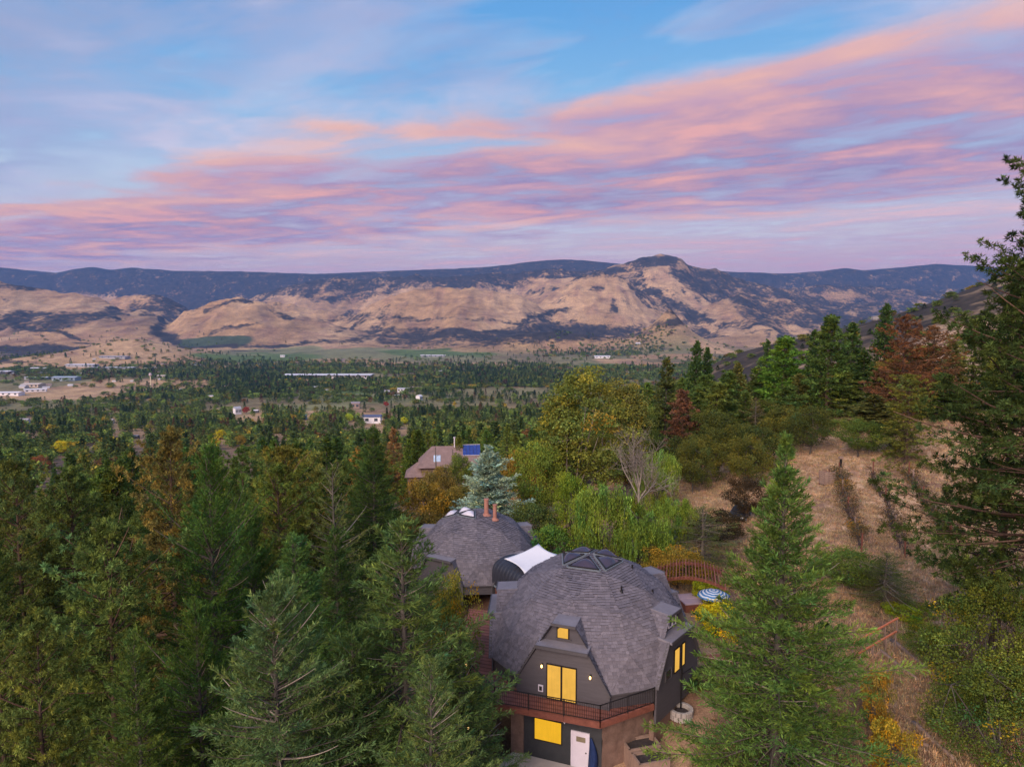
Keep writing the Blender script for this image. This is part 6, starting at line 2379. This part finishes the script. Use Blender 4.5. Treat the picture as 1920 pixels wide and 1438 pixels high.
nx, ny = -14.0, 150.0
ng = gz(nx, ny)
zr, ze = zfor(836, 150), zfor(872, 146)
t = thing('house', 'brown-roofed neighbour house with blue solar panels beyond the rear dome', 'house', (nx, ny, ng), R(6))
h0 = ng
MB().box(-6.2, 6.2, -4.6, 4.6, -1, ze - h0).build('wall', M_NWALL, t)
zr_, ze_ = zr - h0, ze - h0
MB().poly([(-6.9, -5.4, ze_ - .3), (6.9, -5.4, ze_ - .3), (6.9, 5.4, ze_ - .3), (-6.9, 5.4, ze_ - .3), (-3.8, 0, zr_), (6.4, 0, zr_)], [(0, 1, 5, 4), (1, 2, 5), (2, 3, 4, 5), (3, 0, 4), (0, 3, 2, 1)]).build('roof', M_NROOF, t)
MB().poly([(-9.6, -5.6, ze_ - 2.2), (-3.4, -5.6, ze_ - 2.2), (-3.4, 2, ze_ - 2.2), (-9.6, 2, ze_ - 2.2), (-7.0, -2, ze_ + .4), (-4.2, -2, ze_ + .4)], [(0, 1, 5, 4), (1, 2, 5), (2, 3, 4, 5), (3, 0, 4), (0, 3, 2, 1)]).build('lower_roof', M_NROOF, t)
MB().box(-9.0, -3.6, -5.0, 1.4, -1, ze_ - 2.25).build('wing_wall', M_NWALL, t)
sl = (zr_ - ze_ + .3) / 5.4
fz = lambda u, yv: ze_ - .3 + sl * (yv + 5.4)
skl = MB().poly([(-3.4, -3.9, fz(0, -3.9) + .12), (-1.9, -3.9, fz(0, -3.9) + .12), (-1.9, -2.4, fz(0, -2.4) + .12), (-3.4, -2.4, fz(0, -2.4) + .12), (-3.4, -3.9, fz(0, -3.9)), (-1.9, -3.9, fz(0, -3.9)), (-1.9, -2.4, fz(0, -2.4)), (-3.4, -2.4, fz(0, -2.4))],
                [(0, 1, 2, 3), (7, 6, 5, 4), (0, 4, 5, 1), (1, 5, 6, 2), (2, 6, 7, 3), (3, 7, 4, 0)]).build('skylight', mat_glass('sky_blue_pane', (.42, .52, .66), .2), t)
M_SOLAR = mat_solar()
for i in range(5):
    for j in range(2):
        u0 = 3.0 + i * .78
        y0 = -2.6 + j * 1.3
        q = [(u0, y0), (u0 + .72, y0), (u0 + .72, y0 + 1.22), (u0, y0 + 1.22)]
        pn = MB().poly([(a, b, fz(0, b) + .22) for a, b in q] + [(a, b, fz(0, b) + .15) for a, b in q], [(0, 1, 2, 3), (7, 6, 5, 4), (0, 4, 5, 1), (1, 5, 6, 2), (2, 6, 7, 3), (3, 7, 4, 0)]).build('solar_panel', M_SOLAR, t)
MB().bar((2.9, -2.66, fz(0, -2.66) + .18), (6.9, -2.66, fz(0, -2.66) + .18), .08).bar((2.9, .06, fz(0, .06) + .18), (6.9, .06, fz(0, .06) + .18), .08).build('panel_frame', M_WHITE, t)
MB().lathe([(.12, 0), (.12, 2.2), (.25, 2.25), (.25, 2.4)], 8, (1.2, -.3, zr_ - .4)).build('flue', M_WHITE, t)
for k, (a, b, c, lab) in enumerate(((817, 838, 893, 'bare dead trunk standing left before the neighbour house'), (849, 842, 898, 'bare dead trunk standing right before the neighbour house'))):
    x, y, z = at_y(a, c, 138)
    zt = zfor(b, 138)
    g_ = gz(x, y)
    o = MB().tube([(x, y, g_ - .4), (x + .1, y, (g_ + zt) / 2), (x, y, zt)], [.22, .17, .07], 7).tube([(x, y, zt - 2.2), (x + .7, y, zt - 1.5)], [.05, .02], 5).build('dead_tree', M_BARK, None)
    add_col(o.data, np.ones((len(o.data.vertices), 3)))
    tag(o, lab, 'tree')

# ------------------------------------------------------------------ town and farm buildings in the valley
PAINT = {}


def paint(c):
    k = tuple(round(v, 3) for v in c)
    if k not in PAINT:
        PAINT[k] = simple_mat('building_paint_%d' % len(PAINT), c, .8, .12, .3)
    return PAINT[k]


M_FARGLASS = mat_glass('far_window_glass', (.05, .06, .08))


def building(px, py, wpx, hpx, name, label, wallc, roofc, depth=None, rz=0.0, pitch=.35, wins=4):
    if py < 735:
        x, y, z = at_z(px, py, FLOOR)
    else:
        x, y, z = hit(px, py, 200, 3500, 1500)
    m_ = y / FPX
    W, H = wpx * m_, max(3.0, hpx * m_)
    Dp = depth or max(6.0, W * .45)
    z = gz(x, y)
    t = thing(name, label, 'building' if name != 'house' else 'house', (x, y, z), rz)
    eh = H / (1 + pitch * .9)
    rh = H - eh
    MB().box(-W / 2, W / 2, -Dp / 2, Dp / 2, -4, eh).build('wall', paint(wallc), t)
    o = .04 * W
    MB().poly([(-W / 2 - o, -Dp / 2 - o, eh), (W / 2 + o, -Dp / 2 - o, eh), (W / 2 + o, Dp / 2 + o, eh), (-W / 2 - o, Dp / 2 + o, eh), (-W / 2 - o, 0, eh + rh), (W / 2 + o, 0, eh + rh)],
              [(0, 1, 5, 4), (2, 3, 4, 5), (1, 2, 5), (3, 0, 4), (0, 3, 2, 1)]).build('roof', paint(roofc), t)
    for i in range(wins):
        u = -W / 2 + W * (i + .5) / wins
        ww = min(W / wins * .28, 3)
        MB().box(u - ww, u + ww, -Dp / 2 - .12, -Dp / 2 - .02, eh * .35, eh * .8).build('window', M_FARGLASS, t)
    return t


WH, GY, TN, BL = (.78, .74, .78), (.42, .42, .47), (.55, .43, .36), (.30, .36, .44)
DK, BR = (.10, .095, .10), (.28, .20, .17)
for a in ((18, 741, 44, 7, 'warehouse', 'long low white warehouse at the left edge of the valley', WH, WH, 30, 0.05), (67, 733, 34, 6, 'warehouse', 'slanting white-roofed shed right of the long white warehouse', WH, WH, 22, .5),
          (63, 724, 32, 8, 'warehouse', 'cream flat block behind the slanting white shed', TN, (.62, .52, .46), 40), (72, 711, 40, 5, 'warehouse', 'white-roofed hall behind the cream block', GY, WH, 40), (125, 713, 43, 8, 'warehouse', 'blue-grey warehouse right of the white-roofed hall', BL, (.36, .42, .50), 40),
          (12, 702, 20, 7, 'warehouse', 'dark-walled hall with pale roof at the left edge', DK, WH, 40), (78, 696, 32, 5, 'warehouse', 'small grey warehouse at the foot of the grass hill', GY, WH, 40), (155, 692, 50, 5, 'warehouse', 'pale warehouse below the grass hill, left of a long one', GY, WH, 50),
          (214, 694, 74, 4, 'warehouse', 'long pale warehouse below the grass hill', GY, (.62, .60, .64), 50), (216, 686, 48, 4, 'warehouse', 'grey warehouse high on the skirt of the grass hill', GY, GY, 50),
          (336, 733, 14, 5, 'house', 'small white building right of the water tower', WH, WH), (303, 709, 14, 6, 'house', 'cream house right of the tower top', TN, (.6, .5, .45)), (368, 689, 16, 4, 'warehouse', 'small white shed among the valley trees left', WH, WH),
          (618, 709, 152, 9, 'warehouse', 'very long white packing house in the middle of the valley', WH, (.66, .64, .68), 60, 0, .25, 14), (596, 732, 20, 7, 'shed', 'open grey field shed left of the tan field', GY, (.5, .5, .48)),
          (757, 735, 22, 8, 'house', 'white farmhouse at the right end of the tan field', WH, GY), (780, 733, 20, 7, 'house', 'brown-roofed farmhouse right of the white one', BR, BR), (786, 751, 11, 11, 'house', 'small bright white gabled barn', WH, WH, 12, 1.2),
          (754, 746, 26, 6, 'shed', 'grey-roofed long shed before the white farmhouse', TN, GY), (1129, 672, 28, 5, 'greenhouse', 'white greenhouse tents in the far tan field', WH, WH, 40), (812, 669, 44, 4, 'warehouse', 'pale farm sheds at the far end of the green field', GY, WH, 40),
          (1196, 662, 8, 4, 'house', 'tiny white house in the far tree line', WH, WH), (530, 671, 8, 4, 'house', 'tiny white farmhouse on the green field', WH, WH), (1000, 695, 10, 4, 'house', 'tiny pale house behind the dark conifers', WH, GY)):
    building(*a)
for a in ((698, 793, 34, 16, 'house', 'blue-roofed house among the trees left of the neighbour house', WH, (.09, .11, .20)), (667, 766, 16, 13, 'house', 'brown gabled house at the corner of the tan field', BR, (.25, .22, .25)), (445, 777, 12, 15, 'house', 'white gabled house left of the crimson maple', WH, GY, 10, .9),
          (480, 774, 9, 6, 'house', 'small white-roofed house right of the crimson maple', DK, WH), (524, 812, 28, 12, 'house', 'dark grey-roofed house among trees left of centre', DK, (.14, .15, .20)), (406, 806, 12, 9, 'house', 'grey-roofed house by the golden yellow tree', GY, (.25, .26, .30)),
          (482, 822, 14, 8, 'house', 'pale-walled house half hidden below the bronze oak', TN, GY), (47, 797, 16, 13, 'house', 'grey house among trees at the far left', GY, (.33, .31, .36)), (209, 794, 9, 9, 'house', 'pink-grey gable among the left trees', TN, (.45, .38, .38)), (250, 822, 20, 7, 'house', 'low dark-roofed house below the left dark conifers', DK, (.22, .22, .25)),
          (290, 848, 9, 5, 'house', 'small blue-grey roof by the rusty pine', GY, (.30, .36, .45)), (395, 749, 10, 8, 'house', 'pale roof at the upper edge of the left woods', TN, (.5, .47, .5)), (40, 835, 14, 8, 'house', 'grey roof left of the golden maple', GY, (.26, .26, .28)), (572, 786, 6, 9, 'house', 'small bright blue shed among the trees', (.2, .3, .5), (.25, .35, .6))):
    building(*a, wins=2) if len(a) < 9 else building(*a)
# white house high on the right-hand ridge
x, y, z = at_y(1640, 606, 640)
zz = gz(x, y)
t = thing('house', 'white terraced house high on the right-hand ridge', 'house', (x, y, zz))
for i in range(3):
    MB().box(-2.6 + i * .4, 2.6, -2 + i * .6, 2.4, i * 1.3, i * 1.3 + .8).build('storey', paint(DK), t)
    MB().box(-2.9 + i * .4, 2.9, -2.4 + i * .6, 2.7, i * 1.3 + .805, i * 1.3 + 1.29).build('balcony', paint((.6, .56, .58)), t)
# water tower
x, y, z = at_z(283, 729, FLOOR)
t = thing('water_tower', 'slender pale tower with a pink tank top above the left woods', 'tower', (x, y, FLOOR))
m_ = y / FPX
MB().lathe([(2.2, -3), (1.7, 6), (1.5, 24 * m_)], 12).build('shaft', paint((.72, .62, .42)), t)
MB().lathe([(1.5, 23.5 * m_), (4.6, 25 * m_), (4.8, 27 * m_), (3.6, 29.5 * m_), (.6, 30 * m_)], 16).build('tank', paint((.55, .42, .44)), t)

# small houses of the town strip and farmsteads, each on its own plot
hr = random.Random(12)
hm = {}
for i, c in enumerate((WH, GY, TN, (.5, .46, .48))):
    b_ = MB().box(-6, 6, -4, 4, -2, 3.4).mesh('wall', paint(c))
    r_ = MB().poly([(-6.5, -4.6, 3.4), (6.5, -4.6, 3.4), (6.5, 4.6, 3.4), (-6.5, 4.6, 3.4), (-6.5, 0, 6.2), (6.5, 0, 6.2)], [(0, 1, 5, 4), (2, 3, 4, 5), (1, 2, 5), (3, 0, 4), (0, 3, 2, 1)]).mesh('roof', paint(((.34, .33, .36), (.6, .58, .6), (.30, .22, .2), (.46, .44, .47))[i]))
    hm[i] = (b_, r_)
spots = []
for (x0, x1, y0, y1, k) in ((20, 430, 686, 730, 26), (560, 900, 676, 742, 22), (900, 1060, 688, 700, 6)):
    spots += [(hr.uniform(x0, x1), hr.uniform(y0, y1)) for _ in range(k)]
for i, (px, py) in enumerate(sorted(spots)):
    x, y, _ = at_z(px, py, FLOOR)
    t = thing('house', ORD[i % 49] + ' small gabled house from the left, scattered in the ' + ('valley town' if i < 49 else 'far valley farms'), 'house', (x, y, gz(x, y)), hr.uniform(-.8, .8), 'small houses of the valley')
    sc = hr.uniform(.9, 2.0)
    t.scale = (sc * hr.uniform(.9, 1.5), sc, sc * .9)
    b_, r_ = hm[hr.randrange(4)]
    link_mesh('wall', b_, None, t)
    link_mesh('roof', r_, None, t)

# ------------------------------------------------------------------ evening haze in the valley
hz = MB().box(-24500, 24500, -200, 24000, -230, 1500).mesh('haze')
m, T = new_mat('evening_haze')
pv = T.n('ShaderNodeVolumePrincipled')
pv.inputs['Color'].default_value = (0.17, 0.42, 0.98, 1)
pv.inputs['Density'].default_value = 3.0e-5
pv.inputs['Anisotropy'].default_value = 0.0
om = T.n('ShaderNodeOutputMaterial')
T.l(pv.outputs[0], om.inputs['Volume'])
hz.materials.append(m)
ho = link_mesh('haze', hz)
tag(ho, kind='stuff')
